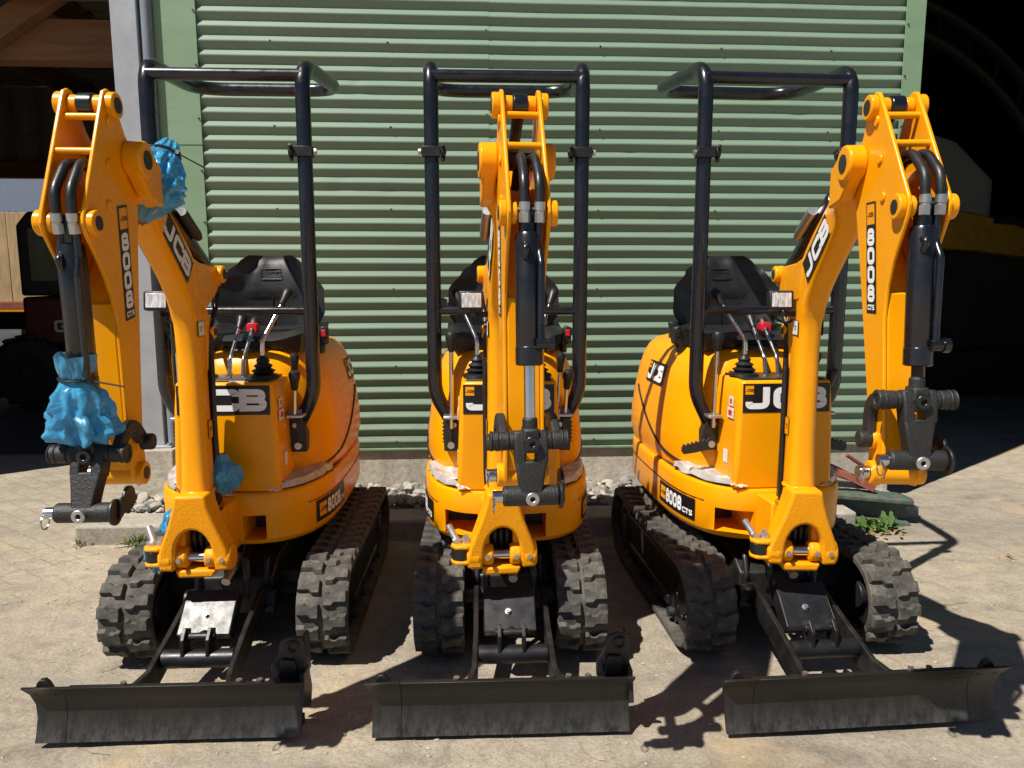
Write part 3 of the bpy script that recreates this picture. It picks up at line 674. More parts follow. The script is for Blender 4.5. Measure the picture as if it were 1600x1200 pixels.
    g = G(); a = Vector((hs[0] * 1.1, mv.y - .018, mv.z - .02)); b0 = mv + dv * .075 + front * .036 + Vector((-.010, 0, 0))
    g.tube(fillet([a, a + Vector((0, 0, -.05)), b0 + dv * .01 + front * .006, b0 + dv * .03 - front * .01], .015), .0085, 12)
    a2 = Vector((hs[1] * 1.1, mv.y - .018, mv.z - .02)); b1 = mv + dv * (L - rod - .14) + front * .030 + Vector((.024, 0, 0))
    g.tube(fillet([a2, a2 + Vector((0, 0, -.06)), mv + dv * .12 + front * .034 + Vector((.026, 0, 0)), b1, b1 + dv * .05 + front * .002], .03), .0085, 12)
    if key != 'L': g.cyl(b1 + dv * .045 + Vector((-.012, 0, 0)), b1 + dv * .045 + Vector((.03, 0, 0)), .013, n=14); g.cyl(b1 + dv * .045 + Vector((.016, 0, 0)), b1 + dv * .045 + Vector((.03, 0, 0)), .017, n=18)
    g.build('oil_pipe', 'tube_black', bc, T=TB)
    # dipper cylinder behind the boom
    s0, s1 = Vector((0, .232, 1.383)), Vector(bp(tu, tz)); dd = (s1 - s0).normalized(); LL = (s1 - s0).length
    g = G(); g.tube([s0, s0 + dd * .04, s0 + dd * .05, s0 + dd * .44, s0 + dd * .45], [.022, .022, .036, .036, .028], 28); g.cyl((-.026, s0.y, s0.z), (.026, s0.y, s0.z), .024, n=20)
    dc = g.build('dipper_cylinder', 'tube_black', E, .002, T=TB)
    g = G(); g.cyl(s0 + dd * .44, s1, .0155, n=18); g.build('piston_rod', 'dark_steel', dc, T=TB)
    g = G(); k0 = s0 + dd * .20 + Vector((-.05 if key != 'L' else .05, -.02, .02))
    g.tube([k0, k0 + dd * .02, k0 + dd * .14, k0 + dd * .15], [.012, .0165, .0165, .015], 18); g.build('hose_fitting', 'zinc' if key != 'L' else 'dark_steel', dc, T=TB)
    g = G(); sg = -1 if key != 'L' else 1
    g.tube(fillet([(sg * .03, .24, 1.36), (sg * .045, .20, 1.30), (sg * .04, .12, 1.2), (sg * .046, .1, 1.0), (sg * .044, .095, .7), (sg * .03, .12, .5)], .06), .009, 10); g.build('hydraulic_hose', 'hose', E, T=TB)
    # boom lift cylinder behind the boom
    g = G(); g.cyl((0, .135, 1.188), (0, .155, .88), .016, n=18); g.cyl((0, .150, .96), (0, .165, .50), .034, n=26); g.box(-.046, .046, .098, .112, .66, 1.10); g.build('boom_cylinder', 'tube_black', E, .002, T=TB)
    # bucket linkage
    g = G(); g.cyl((-.050, qv.y, qv.z), (.050, qv.y, qv.z), .0215, n=28); g.cyl((-.092, qv.y, qv.z), (-.050, qv.y, qv.z), .0225, n=26); g.cyl((.050, qv.y, qv.z), (.086, qv.y, qv.z), .0225, n=26)
    for x in (-.092, -.078, .074, .086): g.ring((x, qv.y, qv.z), 'x', .012, .0245, .006)
    g.build('link_pin', 'cast_black', E, .003, T=TB)
    bv = Vector(bp(bu, bz)); ld = (bv - qv).normalized(); ln = Vector((0, ld.z, -ld.y)); ll = (bv - qv).length
    def lp(a_, x, d): p = qv + ld * a_ + ln * d; return (x, p.y, p.z)
    outer = [(-.052, -.030), (.052, -.030), (.054, .030), (.044, .062), (.036, ll), (-.036, ll), (-.044, .062), (-.054, .030)]
    hole = [(-.016, .036), (.016, .036), (.020, .052), (0, .066), (-.020, .052)]
    g = G(); secs = []
    # link as two cheeks and a web so that the opening under the pin is real
    for (x0, x1, a0, a1) in ((-.040, -.012, -.024, .055), (.012, .040, -.024, .055)):
        g.loft([[lp(a_, x0 if a_ < .03 else x0 * .93, d), ] * 1 + [lp(a_, x1 * 1.0, d)] + [lp(a_, x1, -d)] + [lp(a_, x0 if a_ < .03 else x0 * .93, -d)] for a_, d in ((a0, .016), (0, .025), (.035, .022), (a1, .021))])
    g.loft([[lp(a_, -w_, d), lp(a_, w_, d), lp(a_, w_, -d), lp(a_, -w_, -d)] for a_, w_, d in ((.046, .0375, .021), (.085, .031, .021), (ll, .024, .022))])
    g.cyl((-.066, bv.y, bv.z), (.066, bv.y, bv.z), .0240, n=28)
    g.build('bucket_link', 'cast_black', E, .005, T=TB)
    g = G(); g.ring((0, qv.y - .034, qv.z), 'y', .007, .017, .008, 20); g.build('grease_boss', 'tube_black', E, .002, T=TB); g = G(); g.ring((.0, bv.y - .031, bv.z), 'y', .006, .016, .008, 20); g.build('grease_boss', 'zinc', E, .002, T=TB)
    g = G(); g.cyl((-.067, bv.y, bv.z), (-.090, bv.y, bv.z), .014, n=18)
    g.ring((-.088, bv.y - .012, bv.z - .018), 'x', .016, .0185, .003, 22); g.build('lynch_pin', 'chrome', E, T=TB)
    g = G(); g.cyl((.066, bv.y, bv.z), (.074, bv.y, bv.z), .032, n=26); g.prism([(bv.y + .0, bv.z - .02), (bv.y + .05, bv.z + .0), (bv.y + .055, bv.z + .035), (bv.y + .01, bv.z + .03)], 'x', .075, .082); g.cyl((.075, bv.y + .052, bv.z + .020), (.084, bv.y + .052, bv.z + .020), .030, n=26); g.build('pin_keeper', 'frame_black', E, .002, T=TB)
    pv = Vector(bp(pu, pz))
    for sx in (-1, 1):    # curved side links
        g = G(); ctr = (qv + pv) / 2; ax = pv - qv; outn = Vector((0, -ax.z, ax.y)).normalized(); outn = outn if outn.z > 0 else -outn; secs = []
        for k in range(11):
            t = k / 10; p = qv * (1 - t) + pv * t + outn * (.052 * math.sin(PI * t)); p2 = qv * (1 - t - .01) + pv * (t + .01) + outn * (.052 * math.sin(PI * (t + .01)))
            tt = (p2 - p).normalized(); nn = Vector((0, tt.z, -tt.y)); x = sx * .063
            secs.append([(x - .011, *(p + nn * .018).yz), (x + .011, *(p + nn * .018).yz), (x + .011, *(p - nn * .018).yz), (x - .011, *(p - nn * .018).yz)])
        g.loft(secs); g.cyl((sx * .052, pv.y, pv.z), (sx * .092, pv.y, pv.z), .0215, n=24); g.build('side_link', 'cast_black', E, .005, T=TB)
    g = G(); g.cyl((-.068, *TDyz(TB, TD, .628, .882)), (-.093, *TDyz(TB, TD, .628, .882)), .0165, n=20); g.ring((-.088, TDyz(TB, TD, .628, .882)[0] - .004, TDyz(TB, TD, .628, .882)[1] - .006), 'x', .020, .0225, .003, 24); g.build('lynch_pin', 'chrome', E, T=TB)
    # decals on boom and dipper
    def side_map(sx, o, e1, e2, x):
        def f(a_, b_, lift):
            p = (sx * (x + lift), o[0] + e1[0] * a_ + e2[0] * b_, o[1] + e1[1] * a_ + e2[1] * b_); return tuple(TB @ Vector(p))
        return f
    d_ = Vector((.76, .65)).normalized()   # (u, z) along the boom
    logo_plate(E, side_map(-1, (-.058, 1.352), (-d_.x, d_.y), (d_.y, d_.x), .0412), 'JCB', .235, .084, emblem=None)
    logo_plate(E, side_map(1, (-.236, 1.505), (d_.x, -d_.y), (d_.y, d_.x), .0412), 'JCB', .235, .084, emblem=None)
    for sx in (-1, 1):
        Hh, Ww = .285, .054; u0, z0 = .482, 1.560; tl = Vector((-.16, 1)).normalized()
        def f(a_, b_, lift, sx=sx):   # a_ to the right as seen, b_ downwards
            uu = (u0 + Ww / 2) + (a_ - Ww / 2) * (1 if sx < 0 else -1) - tl.x * b_ ; return tuple(TD @ Vector((sx * (.0512 + lift), -uu, z0 - b_ * tl.y)))
        el = [(*rect2d(0, Ww, 0, Hh), 'decal_black', 'decal', .0010), (*rect2d(.006, Ww - .006, .006, .058), 'yellow', 'emblem', .0016)]
        e_, f_, w_ = text2d('JCB', .011, .2, .1); el.append(([(p[0] + (Ww - w_) / 2, .038 - p[1], p[2]) for p in e_], f_, 'decal_black', 'emblem_lettering', .0022))
        v_, ff = [], []
        for k, ch in enumerate('8008'):
            e_, f_, w_ = text2d(ch, .044, .27); b = len(v_); v_ += [((Ww - .040) / 2 + p[0] * .040 / w_, .112 + k * .048 - p[1], p[2]) for p in e_]; ff += [tuple(i + b for i in q) for q in f_]
        el.append((v_, ff, 'decal_white', 'lettering', .0016))
        e_, f_, w_ = text2d('CTS', .014, .26); el.append(([(p[0] * .040 / w_ + .007, .277 - p[1], p[2]) for p in e_], f_, 'decal_white', 'lettering', .0016))
        decal(E, f, 'decal', el)
        # white hook sticker and yellow lift sticker on the boom sides
        for (uu, zz, w2, h2, mt) in ((-.035, 1.205, .050, .046, 'sticker'), (-.060, .865, .034, .058, 'yellow')):
            def fs(a_, b_, lift, sx=sx, uu=uu, zz=zz): return tuple(TB @ Vector((sx * (.0402 + (.0025 if zz < 1 else .0) + lift), -(uu + a_), zz + b_)))
            el = [(*rect2d(-w2 / 2 - .002, w2 / 2 + .002, -h2 / 2 - .002, h2 / 2 + .002), 'decal_black', 'sticker', .0012), (*rect2d(-w2 / 2, w2 / 2, -h2 / 2, h2 / 2), mt, 'sticker_face', .0018)]
            hv, hf = ribbon([(-.006, .002), (-.002, .008), (.006, .004), (.005, -.005), (-.003, -.008)], .004, False); el.append(([tuple(p) for p in hv], hf, 'decal_black', 'hook_symbol', .0024))
            decal(E, fs, 'sticker', el)
    # work light at the left of the boom
    TL = TB @ Matrix.Translation((-.094, .03, 1.297)) @ Matrix.Rotation(math.radians(-8), 4, 'X')
    g = G(); g.prism([(-.041, -.032), (.041, -.032), (.041, .032), (-.041, .032)], 'y', -.005, .03); g.prism([(-.034, -.028), (.034, -.028), (.034, .028), (-.034, .028)], 'y', .03, .05)
    wl_o = g.build('work_light', 'plastic_black', E, .006, T=TL)
    g = G(); g.box(-.032, .032, -.0065, -.0045, -.0235, .0235); g.build('lens', 'lens', wl_o, .004, T=TL)
    g = G(); g.box(.0, .075, .028, .034, -.052, -.034); g.box(.0, .012, .0, .034, -.052, -.040); g.tube(fillet([(0.0, .05, 0), (.0, .07, -.06), (.05, .06, -.075), (.075, .04, -.02)], .03), .004, 8); g.build('light_bracket', 'frame_black', wl_o, T=TL)

    # ------- console, hood
    def csec(hx, y0, y1, ch, z): return [(-hx, y1, z), (-hx, y0 + ch, z), (-hx + ch, y0, z), (hx - ch, y0, z), (hx, y0 + ch, z), (hx, y1, z)]
    g = G(); g.loft([csec(.190, .572, .80, .012, .600), csec(.187, .572, .80, .012, .70), csec(.180, .576, .80, .012, .90), csec(.174, .580, .80, .014, .992), csec(.168, .588, .80, .014, 1.0)]); con = g.build('console', 'yellow', E, .005)
    g = G(); g.box(-.155, .155, .60, .79, 1.0, 1.006); g.build('console_top', 'plastic_black', con, .002)
    g = G(); g.box(.02, .085, .590, .60, .9995, 1.0035); g.build('console_label', 'sticker', con)
    def con_map(a_, b_, lift): z = .884 + b_; return (-.166 + a_, .5755 + .0005 + (z - .9) * .045 - lift, z)
    logo_plate(E, con_map, 'JCB', .33, .106, emblem='top')
    g = G(); g.loft([sup_sec(hw, hl, HYC, HN, z, 72) for z, hw, hl in HOOD]); hood = g.build('hood', 'yellow', E, ang=40)
    g = G(); g.cyl((0, .90, 1.09), (0, .90, 1.10), .10); g.box(-.19, .19, .90, 1.42, 1.075, 1.115); g.build('seat_plinth', 'plastic_black', E, .01)
    for sx in (-1, 1):
        def hm(a_, b_, lift, sx=sx):
            z = .905 + b_; y = 1.36 + (a_ if sx > 0 else -a_); return (sx * (hood_x(y, z) + .002 + lift), y, z)
        logo_plate(E, hm, 'JCB', .24, .095, step=.03, emblem='top')
        def km(a_, b_, lift, sx=sx):
            z = .440 + b_; y = .70 + (a_ if sx > 0 else .30 - a_); return (sx * (sk_x(y, grow=.0025 + lift)), y, z)
        logo_plate(E, km, '8008', .30, .085, step=.03, emblem='left' if sx > 0 else 'left', tail='CTS')
        # dark panel gap of the tail cover
        g = G(); pts = []
        for k in range(15): t = k / 14; y = .86 + .62 * t; z = .625 + .24 * t ** 1.5; pts.append((sx * (hood_x(y, z) + .0005), y, z))
        g.tube(pts, .0060, 8); g.build('rubber_seal', 'plastic_black', hood)
        g = G(); pts = [(sx * (sk_x(y, grow=.0024)), y, .532) for y in [.66 + .05 * k for k in range(18)]]; g.tube(pts, .0022, 6); g.build('panel_gap', 'decal_black', skirt)
        # warning stickers on the console side
        for (xa, xb, ya, yb_, za, zb_) in ((.1825, .1845, .62, .66, .90, .935), (.1845, .187, .61, .665, .855, .893)):
            g = G(); g.box(sx * xa, sx * xb, ya, yb_, za, zb_); st = g.build('sticker', 'sticker', E); g = G(); g.box(sx * (xb + .0003), sx * (xb + .001), ya + .012, yb_ - .012, za + .009, zb_ - .009); g.build('sticker_print', 'red_plastic', st)
        g = G(); g.box(sx * .189, sx * .1905, .64, .68, .68, .73); g.build('sticker', 'sticker', E)
    # ------- seat
    def hwid(t): return [(0, .185), (.15, .210), (.35, .243), (.60, .240), (.80, .185), (.93, .130), (1.0, .092)]
    def lerp(P, t):
        for (a, va), (b_, vb) in zip(P, P[1:]):
            if t <= b_: k = (t - a) / (b_ - a); k = k * k * (3 - 2 * k); return va + (vb - va) * k
        return P[-1][1]
    N, Mx = 18, 16; fr_, bk_ = [], []
    for j in range(N + 1):
        t = j / N; hwv = lerp(hwid(0), t); z = 1.10 + .372 * t
        for i in range(Mx + 1):
            s_ = -1 + 2 * i / Mx; x = hwv * s_; bol = .030 * max(0, abs(s_) - .55) / .45
            y = 1.245 + .06 * t - .060 * s_ * s_ - bol * (1 if t < .8 else .5) + .012 * math.cos(t * 5) - (.012 if abs(s_) < .5 and .55 < t < .95 else 0)
            ed = max(abs(s_) ** 6, (2 * abs(t - .5)) ** 8); fr_.append((x, y + .018 * ed, z)); bk_.append((x * .97, y + .055 - .018 * ed, z * 1.0))
    g = G(); n = Mx + 1; K = len(fr_)
    f = [(j * n + i, j * n + i + 1, (j + 1) * n + i + 1, (j + 1) * n + i) for j in range(N) for i in range(Mx)]
    f += [tuple(K + q for q in reversed(p)) for p in f]
    rim = [i for i in range(n)] + [j * n + Mx for j in range(1, N + 1)] + [N * n + i for i in range(Mx - 1, -1, -1)] + [j * n for j in range(N - 1, 0, -1)]
    f += [(a, b_, K + b_, K + a) for a, b_ in zip(rim, rim[1:] + rim[:1])]
    g.add(fr_ + bk_, f); seat = thing_part('seat', E); back = g.build('backrest', 'seat_vinyl', seat, ang=50)
    N, Mx = 14, 16; top, bot = [], []
    for j in range(N + 1):
        t = j / N; y = .845 + .41 * t
        for i in range(Mx + 1):
            s_ = -1 + 2 * i / Mx; hwv = .245 * (1 - .10 * (1 - t) ** 2); x = hwv * s_
            z = 1.172 + .028 * max(0, abs(s_) - .55) / .45 - .022 * (1 - t) ** 3 - .012 * math.sin(PI * t); ed = max(abs(s_) ** 8, (2 * abs(t - .5)) ** 10)
            top.append((x, y, z - .022 * ed)); bot.append((x * .93, .870 + .38 * t, 1.085))
    g = G(); n = Mx + 1; K = len(top); f = [(j * n + i, j * n + i + 1, (j + 1) * n + i + 1, (j + 1) * n + i) for j in range(N) for i in range(Mx)]
    f += [tuple(K + q for q in reversed(p)) for p in f]
    rim = [i for i in range(n)] + [j * n + Mx for j in range(1, N + 1)] + [N * n + i for i in range(Mx - 1, -1, -1)] + [j * n for j in range(N - 1, 0, -1)]
    f += [(a, b_, K + b_, K + a) for a, b_ in zip(rim, rim[1:] + rim[:1])]
    g.add(top + bot, f); g.build('cushion', 'seat_vinyl', seat, ang=50)
    g = G()   # seams on the backrest and embossed mark
    yb = lambda z, s_: 1.245 + .06 * ((z - 1.09) / .365) - .060 * s_ * s_ + .012 * math.cos((z - 1.09) / .365 * 5)
    g.tube([(x, yb(z, x / .2) - .004, z) for x, z in ((-.075, 1.43), (-.088, 1.36), (-.075, 1.30), (0, 1.296), (.075, 1.30), (.088, 1.36), (.075, 1.43))], .004, 6)
    g.tube([(0, yb(z, 0) - .004, z) for z in (1.296, 1.25, 1.20, 1.15)], .0035, 6)
    v_, f_, w_ = text2d('JCB', .026, .2, .12, .12); g.add([(p[0] - w_ / 2, yb(1.39, 0) - .0172 - p[2], 1.375 + p[1]) for p in v_], f_)
    g.tube([(x, yb(z, x / .2) - .0175, z) for x, z in ((-.045, 1.368), (.045, 1.368), (.036, 1.412), (-.045, 1.412))], .0025, 6, closed=True)
    g.build('seam', 'seat_vinyl', seat)
    sx = -1 if key == 'R' else 1
    g = G(); g.prism([(sx * .235, 1.08), (sx * .28, 1.10), (sx * .282, 1.165), (sx * .255, 1.175), (sx * .24, 1.14)], 'y', 1.04, 1.075); g.cyl((sx * .245, 1.06, 1.06), (sx * .25, 1.06, 1.10), .018)
    bk = g.build('belt_buckle', 'plastic_black', E, .006)
    g = G(); g.box(*sorted((sx * .256, sx * .274)), 1.035, 1.0395, 1.13, 1.158); g.build('buckle_button', 'red_plastic' if key != 'R' else 'plastic_black', bk, .002)
    # ------- roll-over frame
    rx, ry = .278, .765
    g = G(); rr = .0275
    pth = [(-.190, ry + .03, .800), (-.215, ry + .02, .815), (-rx, ry, .93), (-rx, ry, 2.140), (-rx - .035, ry + .57, 2.185), (rx + .035, ry + .57, 2.185), (rx, ry, 2.140), (rx, ry, .93), (.215, ry + .02, .815), (.190, ry + .03, .800)]
    pp = [Vector(pth[0]), Vector(pth[1])] + fillet([pth[1], pth[2], pth[3]], .13, 10)[1:-1]
    full = fillet(pth[1:9], .085, 9)
    full2 = []
    for (a, r_) in ((pth, None),): pass
    rad = [0, .03, .20, .105, .15, .15, .105, .20, .03, 0]; out = [Vector(pth[0])]
    for i in range(1, len(pth) - 1):
        p, a, b_ = Vector(pth[i]), Vector(pth[i - 1]), Vector(pth[i + 1]); da, db = (a - p), (b_ - p); la, lb = da.length, db.length; da.normalize(); db.normalize()
        d = min(rad[i] / math.tan(da.angle(db) / 2), la * .48, lb * .48)
        for k in range(11): t = k / 10; out.append((p + da * d) * (1 - t) ** 2 + p * 2 * t * (1 - t) + (p + db * d) * t * t)
    out.append(Vector(pth[-1])); g.tube(out, rr, 20)
    rops = g.build('roll_bar', 'tube_black', E, ang=45)
    g = G(); g.cyl((-rx, ry + .006, 2.100), (rx, ry + .006, 2.100), .0225, n=20); g.build('roll_bar_crossbar', 'tube_black', rops)
    g = G(); g.cyl((-rx, ry, 1.248), (rx, ry, 1.248), .0165, n=18); g.build('front_rail', 'tube_black', rops)
    g = G(); g.prism([(-rx + .02, 1.235), (-rx + .05, 1.262), (-rx + .052, 1.29), (-rx + .032, 1.30), (-rx + .02, 1.292)], 'y', ry - .004, ry + .004); g.build('rail_tab', 'tube_black', rops)
    for sx in (-1, 1):
        g = G(); z = 1.828
        g.ring((sx * rx, ry, z + .012), 'z', .0255, .034, .012, 22); g.ring((sx * rx, ry, z - .012), 'z', .0255, .034, .012, 22)
        g.box(sx * rx - .034, sx * rx + .034, ry - .036, ry - .022, z - .018, z + .018); g.cyl((sx * (rx - .055), ry - .02, z), (sx * (rx + .04), ry - .02, z), .009, n=12)
        g.cyl((sx * (rx - .052), ry - .02, z), (sx * (rx - .036), ry - .02, z), .022, n=12)
        for k in range(3): a = k * 2 * PI / 3 + .4; g.cyl((sx * (rx - .044), ry - .02 + .022 * math.cos(a), z + .022 * math.sin(a)), (sx * (rx - .044), ry - .02 + .034 * math.cos(a), z + .034 * math.sin(a)), .008, n=8)
        cl = g.build('fold_clamp', 'plastic_black', rops, .002)
        g = G(); g.cyl((sx * (rx + .037), ry - .02, z), (sx * (rx + .047), ry - .02, z), .011, n=6); g.build('clamp_bolt', 'zinc', cl)
        # foot bracket of the frame with bolt
        g = G(); g.prism([(sx * .185, .705), (sx * .245, .705), (sx * .248, .78), (sx * .225, .835), (sx * .185, .84)], 'y', ry - .012, ry + .035); br = g.build('frame_bracket', 'frame_black', E, .003)
        g = G(); g.cyl((sx * .218, ry - .012, .733), (sx * .218, ry - .036, .733), .0135, n=16); g.build('bracket_bolt', 'zinc', br); g = G(); g.cyl((sx * .205, ry - .012, .81), (sx * .205, ry - .02, .81), .010, n=6); g.build('bracket_bolt', 'zinc', br)
        g = G()
        if pedal == 'out':
            pr = [(0, .0)] + [q for k in range(7) for q in ((.015 + .016 * k, .004), (.023 + .016 * k, -.007))]
            poly = [(sx * (.215 + a), .748 + .012 - a * .25 + b_) for a, b_ in pr] + [(sx * .335, .706), (sx * .325, .694), (sx * .28, .70), (sx * .21, .715)]
        else:
            poly = [(sx * .215, .74)] + [q for k in range(6) for q in ((sx * .252, .745 + .015 * k), (sx * .244, .752 + .015 * k))] + [(sx * .235, .84), (sx * .212, .835)]
        g.prism(poly, 'y', ry - .030, ry - .022); g.build('foot_pedal', 'frame_black', E, .0015)
    # ------- levers
    def gaiter(x, y, z, r=.045):
        g = G(); prf = [(r * 1.25, 0), (r * 1.2, .008), (r * .75, .014), (r * .98, .024), (r * .6, .032), (r * .78, .042), (r * .45, .052), (r * .55, .062), (r * .3, .072), (.012, .080)]
        g.loft([[(x + q * math.cos(2 * PI * k / 24), y + q * math.sin(2 * PI * k / 24), z + h) for k in range(24)] for q, h in prf]); return g
    def lever(nm, path_, r, knob, km_='plastic_black', kr=.02, lm='chrome'):
        g = G(); g.tube(fillet(path_, .04, 6), r, 12); lv = g.build(nm, lm, E)
        a, b_ = Vector(path_[-2]), Vector(path_[-1]); d = (b_ - a).normalized()
        g = G(); prf = [(-.03, .010), (-.02, .014), (0, kr * .75), (.018, kr), (.034, kr * 1.02), (.044, kr * .75), (.048, kr * .2)]
        g.tube([b_ + d * h for h, q in prf], [q for h, q in prf], 18); g.build('knob', km_, lv); return lv
    for x in (-.115, .110):
        gaiter(x, .70, 1.006).build('gaiter', 'plastic_black', E)
        lever('joystick', [(x, .70, 1.07), (x, .70, 1.14), (.172 if x > 0 else -.185, .80, 1.29)], .0085, None)
    lever('travel_lever', [(-.022, .715, 1.0), (-.022, .735, 1.07), (-.020, .870, 1.195)], .008, None); lv = lever('travel_lever', [(.028, .715, 1.0), (.028, .735, 1.07), (.030, .865, 1.180)], .008, None)
    g = G(); g.loft([[(.030 + a, .862 + b_, z) for a, b_ in rrect(w_, .020, .006)] for z, w_ in ((1.158, .014), (1.165, .021), (1.192, .022), (1.198, .014))]); g.build('lever_lock', 'red_plastic', lv, .003)
    lever('blade_lever', [(.218, .70, .86), (.222, .70, .94), (.225, .69, .985)], .007, None, kr=.021); lever('throttle_lever', [(.200, .78, .88), (.202, .78, .98), (.206, .775, 1.04)], .006, None, kr=.017)
    lever('slew_lever', [(-.215, .73, .80), (-.213, .73, .95), (-.212, .725, 1.125)], .0085, None, kr=.022)
    g = G(); g.box(-.245, -.19, .70, .76, .84, .852); g.build('lever_plate', 'zinc', E, .003); g = G(); g.box(.19, .25, .68, .79, .85, .862); g.build('lever_plate', 'zinc', E, .003)
    g = G(); g.box(.195, .235, .705, .745, .862, .874); g.build('lever_label', 'blue_siding', E)
    return E, TB, TD
def TDyz(TB, TD, u, z):
    p = TB.inverted() @ (TD @ Vector((0, -u, z))); return p.y, p.z
def thing_part(name, parent):
    o = bpy.data.objects.new(name, None); COL.objects.link(o); o.parent = parent; o.empty_display_size = .05; return o

# ---------------------------------------------------------------- setting: ground, building, gravel bed
g = G()
def gz(x, y):
    return .008 * noise.noise(Vector((x * .8, y * .8, 0))) + .0035 * noise.noise(Vector((x * 3, y * 3, 4))) + .0030 * noise.noise(Vector((x * 9, y * 13, 2))) + .0022 * noise.noise(Vector((x * 23, y * 29, 7))) - .012
xs = [-60, -30, -15, -8, -5] + [-3.4 + 6.9 * i / 300 for i in range(301)] + [5, 8, 15, 30, 60]; ys = [-60, -25, -10, -4, 0, 1] + [1.6 + 2.6 * i / 130 for i in range(131)] + [4.5, 5, 5.6, 6.2, 8, 12, 20, 40, 80]
g.add([(x, y, gz(x, y) if abs(x) <= 5 and 0 <= y <= 6.2 else -.012) for y in ys for x in xs], [(j * len(xs) + i, j * len(xs) + i + 1, (j + 1) * len(xs) + i + 1, (j + 1) * len(xs) + i) for j in range(len(ys) - 1) for i in range(len(xs) - 1)])
tag(g.build('ground', 'ground', ang=80), kind='structure')
g = G(); g.add([(-30, 5.95, .001), (-1.75, 5.95, .001), (-1.75, 30, .001), (-30, 30, .001)], [(0, 1, 2, 3)]); tag(g.build('shaded_shed_floor', 'floor_shade_dark'), kind='structure')  # dark sheet over the shaded ground, with the shade in its colour
g = G(); g.add([(2.66, 4.62, .003), (12, 4.62, .003), (12, 17, .003), (2.66, 17, .003)], [(0, 1, 2, 3)]); pass
# small pebbles and crumbs lying on the yard
g = G(); ico = [(0, 0, 1), (.9, 0, .3), (.28, .85, .3), (-.72, .53, .3), (-.72, -.53, .3), (.28, -.85, .3)]
for k in range(2600):
    x, y = rnd.uniform(-3.2, 3.4), rnd.uniform(1.7, 3.85); s_ = rnd.choice((.0018, .002, .002, .0025, .003, .003, .004, .006, .008)); a = rnd.uniform(0, 6.3); z = gz(x, y)
    ca, sa = math.cos(a), math.sin(a); v = [((p[0] * ca - p[1] * sa) * s_ * rnd.uniform(.8, 1.5) + x, (p[0] * sa + p[1] * ca) * s_ + y, max(-.2, p[2]) * s_ * .8 + z) for p in ico]
    g.add(v, [(0, 1, 2), (0, 2, 3), (0, 3, 4), (0, 4, 5), (0, 5, 1)])
tag(g.build('pebbles', 'stone_a'), 'tiny loose pebbles scattered over the sandy yard', 'pebbles', kind='stuff')

WY, P0, PT = 4.400, .360, .076
XL, XR, XS = -1.505, 2.535, .083
bld = thing('green_shed', 'green metal shed clad in horizontal corrugated sheets on a concrete plinth', 'building', (0, WY, 0))
prof = [(0, .0002), (.06, .0012), (.38, .0165), (.45, .0190), (.51, .0202), (.57, .0190), (.64, .0165), (.94, .0012)]
zc = []; ZTOP = 4.25; k = 0
while P0 + k * PT < ZTOP:
    for t, d in prof: zc.append((P0 + (k + t) * PT, d))
    k += 1
DENTS = [(rnd.uniform(-1.4, 2.4), rnd.uniform(.5, 3.0), rnd.uniform(.03, .09), rnd.uniform(.002, .006)) for _ in range(26)]
def dent(x, z): return sum(a * math.exp(-((x - cx) ** 2 + ((z - cz) * 1.6) ** 2) / (r * r)) for cx, cz, r, a in DENTS)
def sheet(x0, x1, y, seed):
    n = 90; g = G(); v = []
    for i in range(n + 1):
        x = x0 + (x1 - x0) * i / n
        for z, d in zc: v.append((x, y - d + .0022 * noise.noise(Vector((x * 2.5, z * 5, seed))) + dent(x, z), z + .0030 * noise.noise(Vector((x * 1.6, z * 1.1, seed + 9)))))
    m = len(zc); g.add(v, [(i * m + j, i * m + j + 1, (i + 1) * m + j + 1, (i + 1) * m + j) for i in range(n) for j in range(m - 1)]); return g
sheet(XL, XS + .03, -.004, 1).build('cladding_sheet', 'green', bld, ang=60)
sheet(XS, XR, -.001, 5).build('cladding_sheet', 'green', bld, ang=60)
for x0, x1, yy in ((-1.722, -1.498, -.027), (2.528, 2.640, -.027)):
    g = G(); g.box(x0, x1, yy, yy + .003, P0, 2.13); g.build('corner_trim', 'green_trim', bld, .001)
    g = G(); g.box(x0 - .002, x1 + .002, yy - .003, yy + .002, 2.118, 4.3); g.build('corner_trim', 'green_trim', bld, .001)
    g = G(); s = x0 if x0 < 0 else x1; g.box(s - .0015, s + .0015, yy + .001, .20, P0, 4.3); g.build('trim_return', 'green_trim', bld)
g = G()
for x in (-1.508, 2.54):
    for k in range(14): z = .55 + .285 * k; g.cyl((x, -.028, z), (x, -.036, z), .005, n=8)
for x in (-1.1, -.45, XS + .015, .75, 1.45, 2.1):
    for k in range(9):
        z = P0 + PT * (.545 + 6 * k + (0 if x != XS + .015 else 1)); g.cyl((x + rnd.uniform(-.01, .01), -.019, z), (x, -.026, z), .0052, n=8)
o = g.build('screw', 'dark_steel', bld); o['kind'] = 'stuff'
g = G(); g.box(-1.735, 2.64, -.030, .20, P0 - .012, P0 - .001); g.build('drip_flashing', 'green_trim', bld, .001)
g = G(); g.box(-1.72, 1.80, -.006, .25, -.1, P0 - .013); g.build('plinth', 'concrete', bld, .004); g = G(); g.box(1.803, 2.63, -.008, .25, -.1, P0 - .013); g.build('plinth', 'concrete', bld, .004)
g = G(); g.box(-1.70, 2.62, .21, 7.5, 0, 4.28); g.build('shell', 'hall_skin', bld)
g = G(); g.box(-1.80, 2.75, -.10, 7.6, 4.3, 4.36); g.build('roof', 'green_trim', bld)
